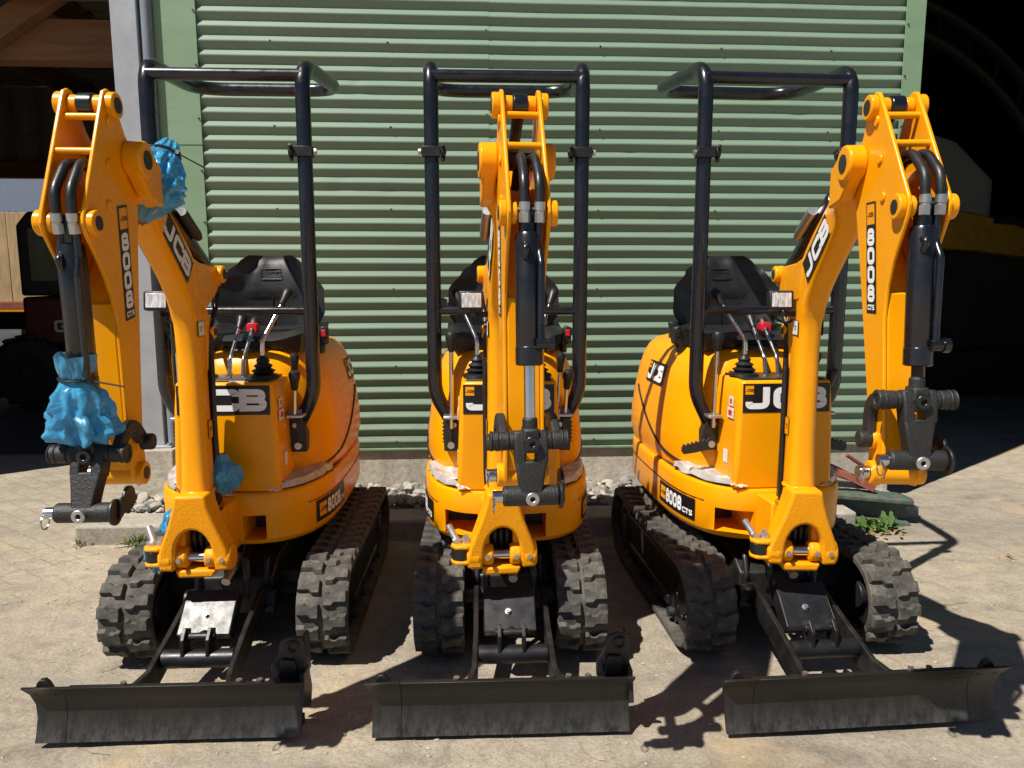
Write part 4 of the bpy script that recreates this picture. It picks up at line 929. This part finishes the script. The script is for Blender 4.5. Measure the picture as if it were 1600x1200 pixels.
# post foundation, steel post and downpipe
g = G(); g.box(-2.02, -1.722, -.15, .50, -.1, .395); o = g.build('post_foundation', 'concrete', None, .008); o.location = (0, WY, 0); tag(o, 'concrete block carrying the grey steel post at the shed corner', 'concrete block')
post = thing('steel_post', 'pale grey galvanised steel post bolted to a concrete block', 'post', (-1.865, WY - .01, .395))
g = G()
for (a, b_, c_, d_) in ((-.075, .065, -.050, -.042), (-.075, .065, .042, .050), (-.010, -.002, -.042, .042)): g.box(a, b_, c_, d_, .012, 4.0)
g.box(-.075, .065, -.0425, .0425, .0125, 4.0); g.build('column', 'galv', post, .004)
g = G(); g.box(-.13, .12, -.095, .085, 0, .012); g.build('base_plate', 'galv', post, .002)
g = G()
for x, y in ((-.11, -.075), (.10, -.075), (-.11, .065), (.10, .065)): g.cyl((x, y, .012), (x, y, .03), .012, n=6)
g.build('anchor_bolt', 'zinc', post)
g = G(); g.tube([(-1.752, WY - .045, .40), (-1.752, WY - .045, 4.2)], .030, 20); o = g.build('downpipe', 'pipe_grey'); tag(o, 'round grey rain pipe between steel post and green corner trim', 'pipe')
g = G(); g.tube(fillet([(-1.66, WY - .06, .02), (-1.66, WY - .05, .42)], .01), .005, 8); o = g.build('earthing_wire', 'galv'); tag(o, 'thin grey earthing wire rising in front of the concrete block', 'wire')
# kerb and gravel
for i, (x0, x1) in enumerate(((-2.07, -1.10), (-1.09, -.10), (-.09, .90), (.91, 1.90), (1.91, 2.12))):
    g = G(); g.box(x0, x1, 3.805, 4.02, -.05, .098)
    o = g.build('kerb_stone', 'kerb_stone', None, .015); tag(o, ('concrete kerb stone at the free end of the gravel bed by the steel post', 'concrete kerb stone in shade behind the excavator with blue film', 'concrete kerb stone in shade behind the excavator standing between the others', 'concrete kerb stone behind the excavator beside the hall opening', 'short concrete kerb stone beside the rusty green beam')[i], 'kerb', 'kerb stones along the gravel bed')
gb = G(); gb.box(-2.05, 2.6, 4.01, 4.42, -.05, .060); bed = tag(gb.build('gravel_bed', 'stone_b'), kind='structure')
STM = []
for s_ in range(9):
    bm = bmesh.new(); bmesh.ops.create_icosphere(bm, subdivisions=2, radius=1); off = Vector((s_ * 11.3, s_ * 3.1, 0)); planes = [Vector((rnd.gauss(0, 1), rnd.gauss(0, 1), rnd.gauss(0, 1))).normalized() for _ in range(9)]; ds = [rnd.uniform(.55, .85) for _ in planes]
    for v in bm.verts:
        for p_, d_ in zip(planes, ds):
            q = v.co.dot(p_)
            if q > d_: v.co -= p_ * (q - d_)
        v.co *= 1 + .10 * noise.noise(v.co * 2 + off)
        v.co.z *= .72
    for f_ in bm.faces: f_.smooth = False
    me = bpy.data.meshes.new('stone'); bm.to_mesh(me); bm.free(); me.materials.append(MT[('stone_a', 'stone_b', 'stone_c')[s_ % 3]]); STM.append(me)
def put_stone(x, y, z, r):
    o = bpy.data.objects.new('stone', rnd.choice(STM)); COL.objects.link(o); o.parent = bed; o.location = (x, y, z); o.rotation_euler = (rnd.uniform(-.5, .5), rnd.uniform(-.5, .5), rnd.uniform(0, 6.3)); o.scale = (r * rnd.uniform(.85, 1.45), r * rnd.uniform(.8, 1.2), r * rnd.uniform(.8, 1.1))
for k in range(150):
    x = rnd.uniform(-2.0, 2.45); y = rnd.uniform(4.06, 4.36); r = rnd.uniform(.020, .042); put_stone(x, y, .070 + r * .45 + .06 * max(0, (y - 4.06) / .3) * rnd.uniform(.3, 1), r)
for k in range(140):   # visible stretches are heaped a little higher
    a, b_ = rnd.choice(((-.62, -.22), (.55, 1.0), (-2.0, -1.55), (-.62, -.22), (.55, 1.0))); x = rnd.uniform(a, b_); y = rnd.uniform(4.10, 4.37); r = rnd.uniform(.018, .040); put_stone(x, y, .095 + r * .4 + .05 * (y - 4.1) / .27 * rnd.uniform(.2, 1), r)
g = G()
for k in range(1500):
    x, y = rnd.uniform(-2.0, 2.5), rnd.uniform(4.03, 4.38); s_ = rnd.uniform(.008, .018); z = .064 + .05 * max(0, (y - 4.08) / .3) * rnd.random(); a = rnd.uniform(0, 6.3); ca, sa = math.cos(a), math.sin(a)
    g.add([((p[0] * ca - p[1] * sa) * s_ + x, (p[0] * sa + p[1] * ca) * s_ + y, p[2] * s_ * .8 + z) for p in ico + [(0, 0, -.8)]], [(0, 1, 2), (0, 2, 3), (0, 3, 4), (0, 4, 5), (0, 5, 1), (6, 2, 1), (6, 3, 2), (6, 4, 3), (6, 5, 4), (6, 1, 5)])
o = g.build('fine_gravel', 'stone_a', bed, ang=10); o['kind'] = 'stuff'

# ---------------------------------------------------------------- the three machines
R_ = math.radians
ML = make_excavator('yellow mini excavator with blue plastic film wrapped around its cylinder rods', -.893, 2.075, R_(-.8), .43, R_(.8), R_(-10), (.63, .945), (.678, .812), .10, (1, 0), 'up', 'L', .015, .030)
MC = make_excavator('yellow mini excavator between two others, narrow tracks and bare chrome bucket rod', .128, 2.046, R_(-.8), .345, R_(3.9), R_(-4), (.718, .990), (.735, .862), .13, (1, 0), 'up', 'C')
MR = make_excavator('yellow mini excavator with both blade wings out beside the dark hall opening', 1.172, 2.022, R_(2.0), .43, R_(-7.5), R_(0), (.706, 1.080), (.728, .938), .035, (1, 1), 'out', 'R', .03, .022)

# ---------------------------------------------------------------- blue plastic wraps
def crumple(name, label, loc, prof, seed, M, tilt=(0, 0, 0), flat=.8, fold=.10):
    """thin film: rings of (z, radius, looseness) with pleats running along it, open or gathered at the ends"""
    r2 = random.Random(seed); NA, NZ = 120, 56; ph = [(r2.randint(3, 13), r2.uniform(0, 6.3), r2.uniform(.5, 1)) for _ in range(7)]; v = []; o_ = Vector((seed * 3.7, seed * 1.3, 0))
    for j in range(NZ + 1):
        t = j / NZ * (len(prof) - 1); i0 = min(int(t), len(prof) - 2); k = t - i0; k = k * k * (3 - 2 * k); z, r, lo = [a + (b - a) * k for a, b in zip(prof[i0], prof[i0 + 1])]
        for i in range(NA):
            a = 2 * PI * i / NA; c = Vector((math.cos(a), math.sin(a), z * 9))
            f = sum(w_ * (1 - 2 * abs(math.sin((q * a + p + 2.2 * noise.noise(Vector((q, z * 7, seed)))) / 2))) for q, p, w_ in ph) / 5
            cr = .55 * (1 - 3 * abs(noise.noise(c * 1.7 + o_))) + .35 * (1 - 3 * abs(noise.noise(c * 3.6 + o_))) + .16 * noise.noise(c * 8 + o_)
            rr = r * (1 + lo * (f * fold * 4 + cr * fold * 3.2)); v.append((rr * math.cos(a), rr * flat * math.sin(a), z + lo * .012 * noise.noise(c * 2.2 + o_)))
    g = G(); g.add(v, [(j * NA + i, j * NA + (i + 1) % NA, (j + 1) * NA + (i + 1) % NA, (j + 1) * NA + i) for j in range(NZ) for i in range(NA)])
    me = g.data(name, 'blue_film', 75); o = bpy.data.objects.new(name, me); COL.objects.link(o)
    from mathutils import Euler
    o.matrix_world = M @ Matrix.Translation(loc) @ Euler(tilt).to_matrix().to_4x4(); tag(o, label, 'plastic wrap', 'blue plastic wraps on the hydraulics'); return o
E_, TB, TD = ML
bpy.context.view_layer.update()
MW = Matrix.Translation((-.893, 2.075, 0)) @ Matrix.Rotation(R_(-.8), 4, 'Z') @ TB
wr = crumple('plastic_wrap', 'blue plastic film tied round the bucket cylinder with a black cable tie', (-.012, -.640, 1.10), ((.090, .046, .5), (.045, .041, .3), (.030, .036, .1), (.005, .050, .6), (-.045, .068, .9), (-.085, .080, 1.0), (-.115, .070, 1.1), (-.128, .030, 1.0)), 2, MW, (.12, .05, 0))
def tie(parent, c, rx_, ry_, tail, nm='cable_tie'):
    g = G(); pts = [(c[0] + rx_ * math.cos(2 * PI * k / 28), c[1] + ry_ * math.sin(2 * PI * k / 28), c[2]) for k in range(28)]; g.tube(pts, .0035, 6, closed=True)
    g.tube([(c[0] + rx_ * .9, c[1] - ry_ * .5, c[2]), tail], .0022, 6); g.box(c[0] + rx_ * .8, c[0] + rx_ * 1.1, c[1] - ry_ * .7, c[1] - ry_ * .3, c[2] - .006, c[2] + .006); o = g.build(nm, 'plastic_black', parent); return o
tie(wr, (0, 0, .032), .040, .034, (.130, -.05, .030))
w2 = crumple('plastic_wrap', 'blue plastic film bunched behind the boom head on the dipper cylinder', (.044, -.262, 1.635), ((.135, .020, .8), (.095, .034, .6), (.070, .048, .8), (.010, .074, 1.0), (-.045, .076, 1.0), (-.095, .044, .9), (-.130, .022, .8)), 5, MW, (-.45, .25, 0), 1.0)
tie(w2, (.0, 0, .095), .038, .036, (.125, -.03, .065))
crumple('plastic_wrap', 'crumpled blue plastic film at the lower end of the boom cylinder', (.058, .115, .690), ((.075, .024, .3), (.05, .030, .5), (.02, .050, 1.0), (-.025, .054, 1.0), (-.055, .030, .9), (-.065, .012, .6)), 8, MW, (0, -.15, 0), 1.0)
crumple('plastic_wrap', 'small blue plastic film around the slew cylinder eye by the track', (-.150, .035, .430), ((.055, .016, .6), (.035, .032, .9), (0, .040, 1.0), (-.035, .034, 1.0), (-.05, .014, .8)), 11, MW, (.3, 0, 0), 1.0)
crumple('plastic_wrap', 'pale blue plastic film tucked between boom foot and skirt', (-.120, .10, .525), ((.05, .014, .6), (.03, .028, .9), (-.02, .034, 1.0), (-.05, .016, .8)), 13, MW, (0, .2, 0), 1.0)

# ---------------------------------------------------------------- timber shed at the left
sh = thing('timber_shed', 'dark open timber shed with brown beams under a corrugated roof', 'shed', (-1.75, 4.6, 0))
def shx(x): return x + 1.75
def shy(y): return y - 4.6
g = G(); v = []; ny = 150
for i in range(ny + 1):
    y = .0 + 6.4 * i / ny; z = 3.82 + .018 * math.sin(i * PI / 2.5)
    v += [(0, y, z), (-14, y, z)]
g.add(v, [(2 * i, 2 * i + 1, 2 * i + 3, 2 * i + 2) for i in range(ny)]); g.build('roof_sheet', 'roof_sheet', sh, ang=70)
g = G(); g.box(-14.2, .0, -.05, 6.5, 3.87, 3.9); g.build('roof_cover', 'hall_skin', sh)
g = G(); g.box(-14, 0, .42, .58, 2.735, 2.985); g.build('beam', 'beam_wood', sh, .006)
g = G(); g.box(-14, 0, .30, .42, 3.50, 3.78); g.build('beam', 'beam_wood', sh, .006)
for k in range(9):
    x = -.55 - 1.25 * k; g = G(); g.box(x - .06, x + .06, .6, 6.3, 3.58, 3.79); g.build('rafter', 'beam_wood', sh, .006)
for a, b_ in (((-1.35, .36, 2.75), (-.15, .36, 3.55)), ((-.50, .62, 2.99), (-.15, 1.6, 3.6))):
    a, b_ = Vector(a), Vector(b_); d = (b_ - a).normalized(); s_ = d.cross(Vector((0, 1, 0))).normalized() * .07; t_ = d.cross(s_).normalized() * .05
    g = G(); g.loft([[tuple(p + s_ + t_), tuple(p + s_ - t_), tuple(p - s_ - t_), tuple(p - s_ + t_)] for p in (a, b_)]); g.build('brace', 'beam_wood', sh, .004)
g = G(); v = []; nx = 170
for i in range(nx + 1): x = -14 * i / nx; y = 5.5 + (.03 if (i // 2) % 2 else 0); v += [(x, y, 2.80), (x, y, 3.8)]
g.add(v, [(2 * i, 2 * i + 1, 2 * i + 3, 2 * i + 2) for i in range(nx)]); g.build('rear_siding', 'roof_sheet', sh, ang=20)
g = G(); g.box(-14, 0, 5.35, 5.48, 2.66, 2.86); g.build('beam', 'beam_wood', sh, .006)
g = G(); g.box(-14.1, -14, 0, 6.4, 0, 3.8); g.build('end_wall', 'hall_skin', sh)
g = G(); g.box(-14, -2.6, .0, .08, 0, 3.8); g.build('unseen_front_boarding', 'beam_wood', sh)  # boarding out of view, added to keep daylight off the beams
g = G(); g.box(-14, .0, .10, .16, 3.0, 3.82); g.build('fascia', 'beam_wood', sh)
# timber-sided trailer behind the shed
tr = thing('trailer', 'trailer with pale plywood side boards standing in the sun behind the shed', 'trailer', (-8.0, 12.6, 0))
for k in range(7):
    g = G(); g.box(-3.5 + k * 1.0, -3.5 + k * 1.0 + .992, 0, .04, 1.02, 2.46); g.build('side_board', 'ply', tr, .004)
g = G(); g.box(-3.5, 3.5, .04, 2.3, 1.02, 2.44); g.build('load_body', 'ply', tr)
g = G(); g.box(-3.55, 3.55, -.03, 2.3, .90, 1.015); g.build('side_rail', 'rust_red', tr, .006)
g = G(); g.box(-3.55, 3.55, -.032, .0, .86, .895); g.build('reflector_strip', 'amber', tr)
g = G(); g.box(-3.4, 3.4, .3, 2.0, .55, .90); g.build('chassis', 'dark_steel', tr, .01)
for x in (-2.2, -1.1, 1.4, 2.5):
    g = G(); g.cyl((x, -.0, .48), (x, .34, .48), .48, n=36); w_ = g.build('wheel', 'rubber', tr, .04); g = G(); g.ring((x, -.01, .48), 'y', .08, .25, .05); g.build('rim', 'dark_steel', w_)
g = G(); g.box(-22, 0, 0, .2, 0, 4.6); o = g.build('neighbour_hall', 'blue_siding'); o.location = (-2, 22, 0); tag(o, 'blue grey metal wall of a hall far behind the trailer', 'building')
for k, (x, h) in enumerate(((-11.2, 2.75), (-9.9, 2.62), (-10.6, 2.85))):
    t_ = thing('far_bush', ('dark bush peeking over the plywood trailer', 'low dark bush peeking over the trailer boards', 'taller dark bush peeking over the trailer')[k], 'bush', (x, 17.5 + .3 * k, 0)); g = G()
    for q in range(420):
        c = Vector((rnd.gauss(0, .38), rnd.gauss(0, .35), h * (1 - abs(rnd.gauss(0, .22))))); a = Vector((rnd.uniform(-1, 1), rnd.uniform(-1, 1), rnd.uniform(-1, 1))) * .11; b_ = Vector((rnd.uniform(-1, 1), rnd.uniform(-1, 1), rnd.uniform(-1, 1))) * .09
        g.add([tuple(c - a), tuple(c + b_), tuple(c + a), tuple(c - b_)], [(0, 1, 2, 3)])
    g.build('crown', 'tree_dark', t_); g = G(); g.tube([(0, 0, 0), (.03, 0, h * .5), (0, 0, h * .8)], [.06, .045, .02], 8); g.build('trunk', 'beam_wood', t_)
# red compact excavator inside the shed
re = thing('red_excavator', 'dark red compact wheeled machine with black cab parked in the shed', 'excavator', (-4.25, 8.4, 0), R_(8))
g = G(); g.prism([(-.62, 1.20), (.55, 1.20), (.55, 1.98), (.42, 2.10), (-.50, 2.10), (-.62, 1.95)], 'y', .0, 1.0); cb = g.build('cab', 'dark_steel', re, .03)
g = G(); g.box(-.50, -.18, -.012, -.002, 1.36, 1.92); g.build('window', 'window_pane', cb, .004); g = G(); g.box(-.08, .44, -.012, -.002, 1.36, 1.92); g.build('window', 'dark_steel', cb, .004)
g = G(); g.prism([(-.60, .66), (.95, .66), (.95, 1.15), (.60, 1.19), (-.60, 1.19)], 'y', -.05, 1.15); bd = g.build('body', 'red_machine', re, .04)
v_, f_, w_ = text2d('GRY', .14, .2, .16); g = G(); g.add([(p[0] - .30, -.055 - p[2], .80 + p[1]) for p in v_], f_); g.build('lettering', 'sticker', bd)
g = G(); g.prism([(-.7, .42), (1.0, .42), (.9, .66), (-.6, .66)], 'y', .05, 1.05); g.build('undercarriage', 'dark_steel', re, .02)
for x in (-.58, .72):
    g = G(); g.cyl((x, -.12, .38), (x, .18, .38), .38, n=36); w_ = g.build('wheel', 'dark_steel', re, .05); g = G(); g.ring((x, -.125, .38), 'y', .06, .20, .05); g.build('rim', 'hall_skin', w_)
    for k in range(18):
        a = k * PI / 9; g = G(); c = Vector((x + .385 * math.cos(a), .03, .38 + .385 * math.sin(a))); T = Matrix.Translation(c) @ Matrix.Rotation(-a, 4, 'Y'); g.box(-.02, .02, -.14, .14, -.025, .025, T); g.build('tread', 'dark_steel', w_)
g = G(); g.tube(fillet([(.9, .5, 1.1), (1.3, .5, 1.9), (1.9, .5, 1.6)], .2), .10, 10); g.build('boom', 'red_machine', re)

# ---------------------------------------------------------------- dark hall at the right
hl = thing('dark_hall', 'dark arched hall with an open front beside the green shed', 'hall', (2.66, 4.62, 0))
def H(x, y, z): return (x - 2.66, y - 4.62, z)
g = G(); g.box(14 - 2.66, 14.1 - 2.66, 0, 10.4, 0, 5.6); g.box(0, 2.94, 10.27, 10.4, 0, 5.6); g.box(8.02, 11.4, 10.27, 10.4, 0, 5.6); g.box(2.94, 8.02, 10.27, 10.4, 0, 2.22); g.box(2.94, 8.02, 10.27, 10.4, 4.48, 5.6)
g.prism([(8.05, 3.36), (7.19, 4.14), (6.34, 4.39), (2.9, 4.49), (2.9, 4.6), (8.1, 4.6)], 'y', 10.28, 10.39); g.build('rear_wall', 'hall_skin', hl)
g = G(); g.box(-.02, 11.5, -.02, 10.45, 5.5, 5.6); g.box(-.02, 11.5, -.02, .06, 3.55, 5.5); g.box(2.4, 11.5, -.02, .06, 0, 3.55); g.box(0.0, .05, .06, 10.3, 0, 5.5); g.build('roof', 'hall_skin', hl)  # right front wall is out of view, added to cut light entering the hall
for yy, cx, cz, r_ in ((8.0, 3.75, 1.30, 3.15), (10.6, 5.6, 1.75, 3.3)):
    for dz in (0, -.28):
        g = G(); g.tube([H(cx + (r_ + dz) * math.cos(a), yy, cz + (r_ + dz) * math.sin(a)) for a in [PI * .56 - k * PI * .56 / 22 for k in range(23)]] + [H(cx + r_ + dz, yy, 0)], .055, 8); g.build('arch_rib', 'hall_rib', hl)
    for k in range(12):
        a = PI * .54 - k * PI * .5 / 12; a2 = a - PI * .02; g = G(); g.tube([H(cx + r_ * math.cos(a), yy, cz + r_ * math.sin(a)), H(cx + (r_ - .28) * math.cos(a2), yy, cz + (r_ - .28) * math.sin(a2))], .022, 6); g.build('rib_web', 'hall_rib', hl)
g = G(); g.add([(p[0] - 2.66, 10.30, p[1]) for p in ((5.6, 2.2), (10.7, 2.2), (10.7, 3.38), (9.85, 4.15), (9.0, 4.40), (5.6, 4.5))], [(0, 1, 2, 3, 4, 5)]); g.build('gable_panel', 'gable_film', hl)
pk = thing('parked_excavator', 'larger yellow excavator parked in the dark hall, boom reaching sideways', 'excavator', (5.6, 8.3, 0))
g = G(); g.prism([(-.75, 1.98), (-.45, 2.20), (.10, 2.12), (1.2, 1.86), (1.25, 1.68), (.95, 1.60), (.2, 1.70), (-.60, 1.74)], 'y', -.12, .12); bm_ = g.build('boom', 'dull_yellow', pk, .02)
g = G()
for k in range(3): g.tube(fillet([(.3, -.15, 2.08 - .03 * k), (.55, -.17, 2.06 - .03 * k), (.8, -.16, 1.95 - .03 * k), (1.2, -.16, 1.92 - .04 * k)], .1), .017, 8)
g.build('hydraulic_hose', 'hose', bm_)
for k in range(3):
    g = G(); z0 = 1.95 - .05 * k; g.tube(fillet([(.95, -.16, z0), (1.18 - .03 * k, -.16, 1.75), (.98, -.16, 1.35 + .05 * k), (1.2, -.16, 1.15)], .15), .016, 8); g.build('hydraulic_hose', 'hose', bm_)
g = G(); g.cyl((.98, -.14, 1.72), (.98, .14, 1.72), .08); g.build('pivot_pin', 'dark_steel', bm_)
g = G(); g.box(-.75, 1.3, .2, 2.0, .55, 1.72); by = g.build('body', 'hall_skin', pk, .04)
g = G(); g.box(-.70, .18, .17, .2, 1.50, 1.70); g.build('panel', 'dark_steel', by, .01)
for x in (-.5, -.2, .05): g = G(); g.cyl((x, .165, 1.60), (x, .175, 1.60), .03, n=14); g.build('panel_bolt', 'dark_steel', by)
g = G(); g.box(-.62, .10, .185, .2, .70, 1.42); g.build('door', 'dark_steel', by, .02); g = G(); g.box(.45, .80, .185, .2, .95, 1.35); g.build('warning_plate', 'dark_steel', by)
for y in (.15, 1.6):
    g = G(); g.prism([(-1.3, .1), (-1.1, 0), (1.6, 0), (1.8, .1), (1.85, .3), (1.6, .55), (-1.1, .55), (-1.35, .3)], 'y', y, y + .45); g.build('rubber_track', 'dark_steel', pk, .03)
g = G(); g.prism([(-.8, 2.2), (-.3, 2.62), (.25, 2.55), (.35, 2.25), (.1, 2.15), (-.4, 2.25)], 'y', 1.2, 1.4); g.build('counter_boom', 'dark_steel', pk, .02)
g = G(); g.prism([(4.10, .02), (4.50, .02), (4.52, .62), (4.46, 1.05), (4.22, 1.10), (4.08, .85)], 'y', 7.0, 7.35)
o = g.build('machine_cover', 'red_machine', None, .03); tag(o, 'dark red machine cover standing in the hall shadow', 'machine cover')

# ---------------------------------------------------------------- scrap and weeds
def at(x, y, z=0): return Matrix.Translation((x, y, z))
g = G(); T = at(2.275, 3.985, .07) @ Matrix.Rotation(R_(-7), 4, 'Z') @ Matrix.Rotation(R_(4), 4, 'Y')
g.prism([(-.085, -.075), (.085, -.075), (.085, -.055), (.012, -.05), (.012, .05), (.085, .055), (.10, .075), (-.06, .085), (-.085, .075), (-.085, .055), (-.012, .05), (-.012, -.05), (-.085, -.055)], 'x', -.34, .215, T)
o = g.build('scrap_beam', 'rust_green', None, .003); tag(o, 'rusty green painted steel beam lying beside the gravel bed', 'steel beam')
def bar(name, label, a, b_, w_, h, mat):
    a, b_ = Vector(a), Vector(b_); d = (b_ - a).normalized(); s_ = d.cross(Vector((0, 0, 1))).normalized(); u_ = s_.cross(d); g = G()
    g.loft([[tuple(p + s_ * i * w_ + u_ * j * h) for i, j in ((-1, -1), (1, -1), (1, 1), (.2, 1), (.2, -.4), (-.2, -.4), (-.2, 1), (-1, 1))] for p in (a, b_)]); o = g.build(name, mat, None, .002); return tag(o, label, 'steel bar')
bar('scrap_channel', 'rusty red steel channel leaning on the green beam', (1.98, 4.18, .335), (2.31, 3.98, .178), .022, .018, 'rust_red')
bar('scrap_channel', 'dark grey steel channel lying under the red one', (1.95, 4.02, .22), (2.33, 4.05, .170), .022, .014, 'dark_steel')
bar('scrap_channel', 'second rusty red channel at the back of the scrap pile', (2.02, 4.27, .25), (2.36, 4.10, .170), .018, .014, 'rust_red')
g = G(); g.cyl((2.14, 4.00, .375), (2.33, 4.02, .255), .011, n=12); o = g.build('scrap_rod', 'rust_red'); tag(o, 'short rusty rod sticking up from the scrap pile', 'rod')
def leaf(g, base, d, L, w_, droop, seed):
    d = Vector(d).normalized(); s_ = d.cross(Vector((0, 0, 1))); s_ = s_.normalized() if s_.length > .01 else Vector((1, 0, 0)); v = []; n = 7; r2 = random.Random(seed)
    for i in range(n + 1):
        t = i / n; p = Vector(base) + d * L * t + Vector((0, 0, -droop * L * t * t)); ww = w_ * (math.sin(PI * min(1, t * .92 + .06)) ** .8) * (1 + .28 * math.sin(t * 21 + seed)) + .0008
        u_ = Vector((0, 0, 1)) * ww * .25; v += [tuple(p - s_ * ww + u_), tuple(p), tuple(p + s_ * ww + u_)]
    g.add(v, [(3 * i + k, 3 * i + k + 1, 3 * i + k + 4, 3 * i + k + 3) for i in range(n) for k in (0, 1)])
pl = thing('weed_plant', 'leafy green weed growing below the rusty green beam', 'plant', (2.20, 3.80, 0))
for k in range(46):
    a = rnd.uniform(0, 6.3); e = rnd.uniform(.35, 1.35); b_ = (rnd.uniform(-.13, .14), rnd.uniform(-.05, .06), .004); g = G()
    leaf(g, b_, (math.cos(a) * math.cos(e), math.sin(a) * math.cos(e), math.sin(e)), rnd.uniform(.06, .135), rnd.uniform(.011, .021), rnd.uniform(.1, .5), k); g.build('leaf', 'leaf' if k % 6 else 'leaf_pale', pl)
for k in range(22):
    a = rnd.uniform(0, 6.3); g = G(); leaf(g, (rnd.uniform(-.20, .22), rnd.uniform(-.12, .0), .006), (math.cos(a), math.sin(a), .12), rnd.uniform(.03, .06), rnd.uniform(.005, .011), .2, k); g.build('dead_leaf', 'leaf_dry', pl)
wd = thing('weed_tuft', 'tuft of green and dry weeds at the kerb under the blue film', 'weed', (-1.70, 3.785, 0))
for k in range(70):
    a = rnd.uniform(0, 6.3); e = rnd.uniform(.3, 1.4); g = G(); leaf(g, (rnd.gauss(0, .05), rnd.uniform(-.03, .012), .002), (math.cos(a) * math.cos(e), min(.2, math.sin(a) * math.cos(e)), math.sin(e)), rnd.uniform(.05, .12), rnd.uniform(.003, .009), rnd.uniform(.1, .6), k); g.build('leaf', ('leaf', 'leaf_pale', 'leaf', 'leaf_dry')[k % 4], wd)
for q, (x, y, n, lb) in enumerate(((-2.04, 3.79, 16, 'thin dry grass tuft at the free end of the kerb'), (2.66, 3.36, 9, 'tiny dry grass tuft in the open yard near the hall'), (-1.52, 3.79, 14, 'small dry grass tuft at the kerb beside the weeds'))):
    wd = thing('grass_tuft', lb, 'grass', (x, y, 0))
    for k in range(n):
        a = rnd.uniform(0, 6.3); e = rnd.uniform(.6, 1.4); g = G(); leaf(g, (rnd.gauss(0, .018), rnd.gauss(0, .008), -.003), (math.cos(a) * math.cos(e), math.sin(a) * math.cos(e), math.sin(e)), rnd.uniform(.03, .09) * (.6 if q == 1 else 1), .0018, .5, k); g.build('blade', 'leaf_dry' if k % 3 else 'leaf_pale', wd)
# dried roots and straws on the yard
g = G()
for k in range(60):
    x, y = rnd.uniform(-3, 3.2), rnd.uniform(1.8, 3.9); a = rnd.uniform(0, 6.3); p = [Vector((x, y, .004 + gz(x, y)))]
    for q in range(5): a += rnd.uniform(-.5, .5); n_ = p[-1] + Vector((math.cos(a), math.sin(a), 0)) * rnd.uniform(.012, .04); n_.z = gz(n_.x, n_.y) + .003; p.append(n_)
    g.tube(p, .0011, 4)
tag(g.build('dry_straws', 'leaf_dry'), 'thin dry straws and roots scattered over the sandy yard', 'straw', kind='stuff')
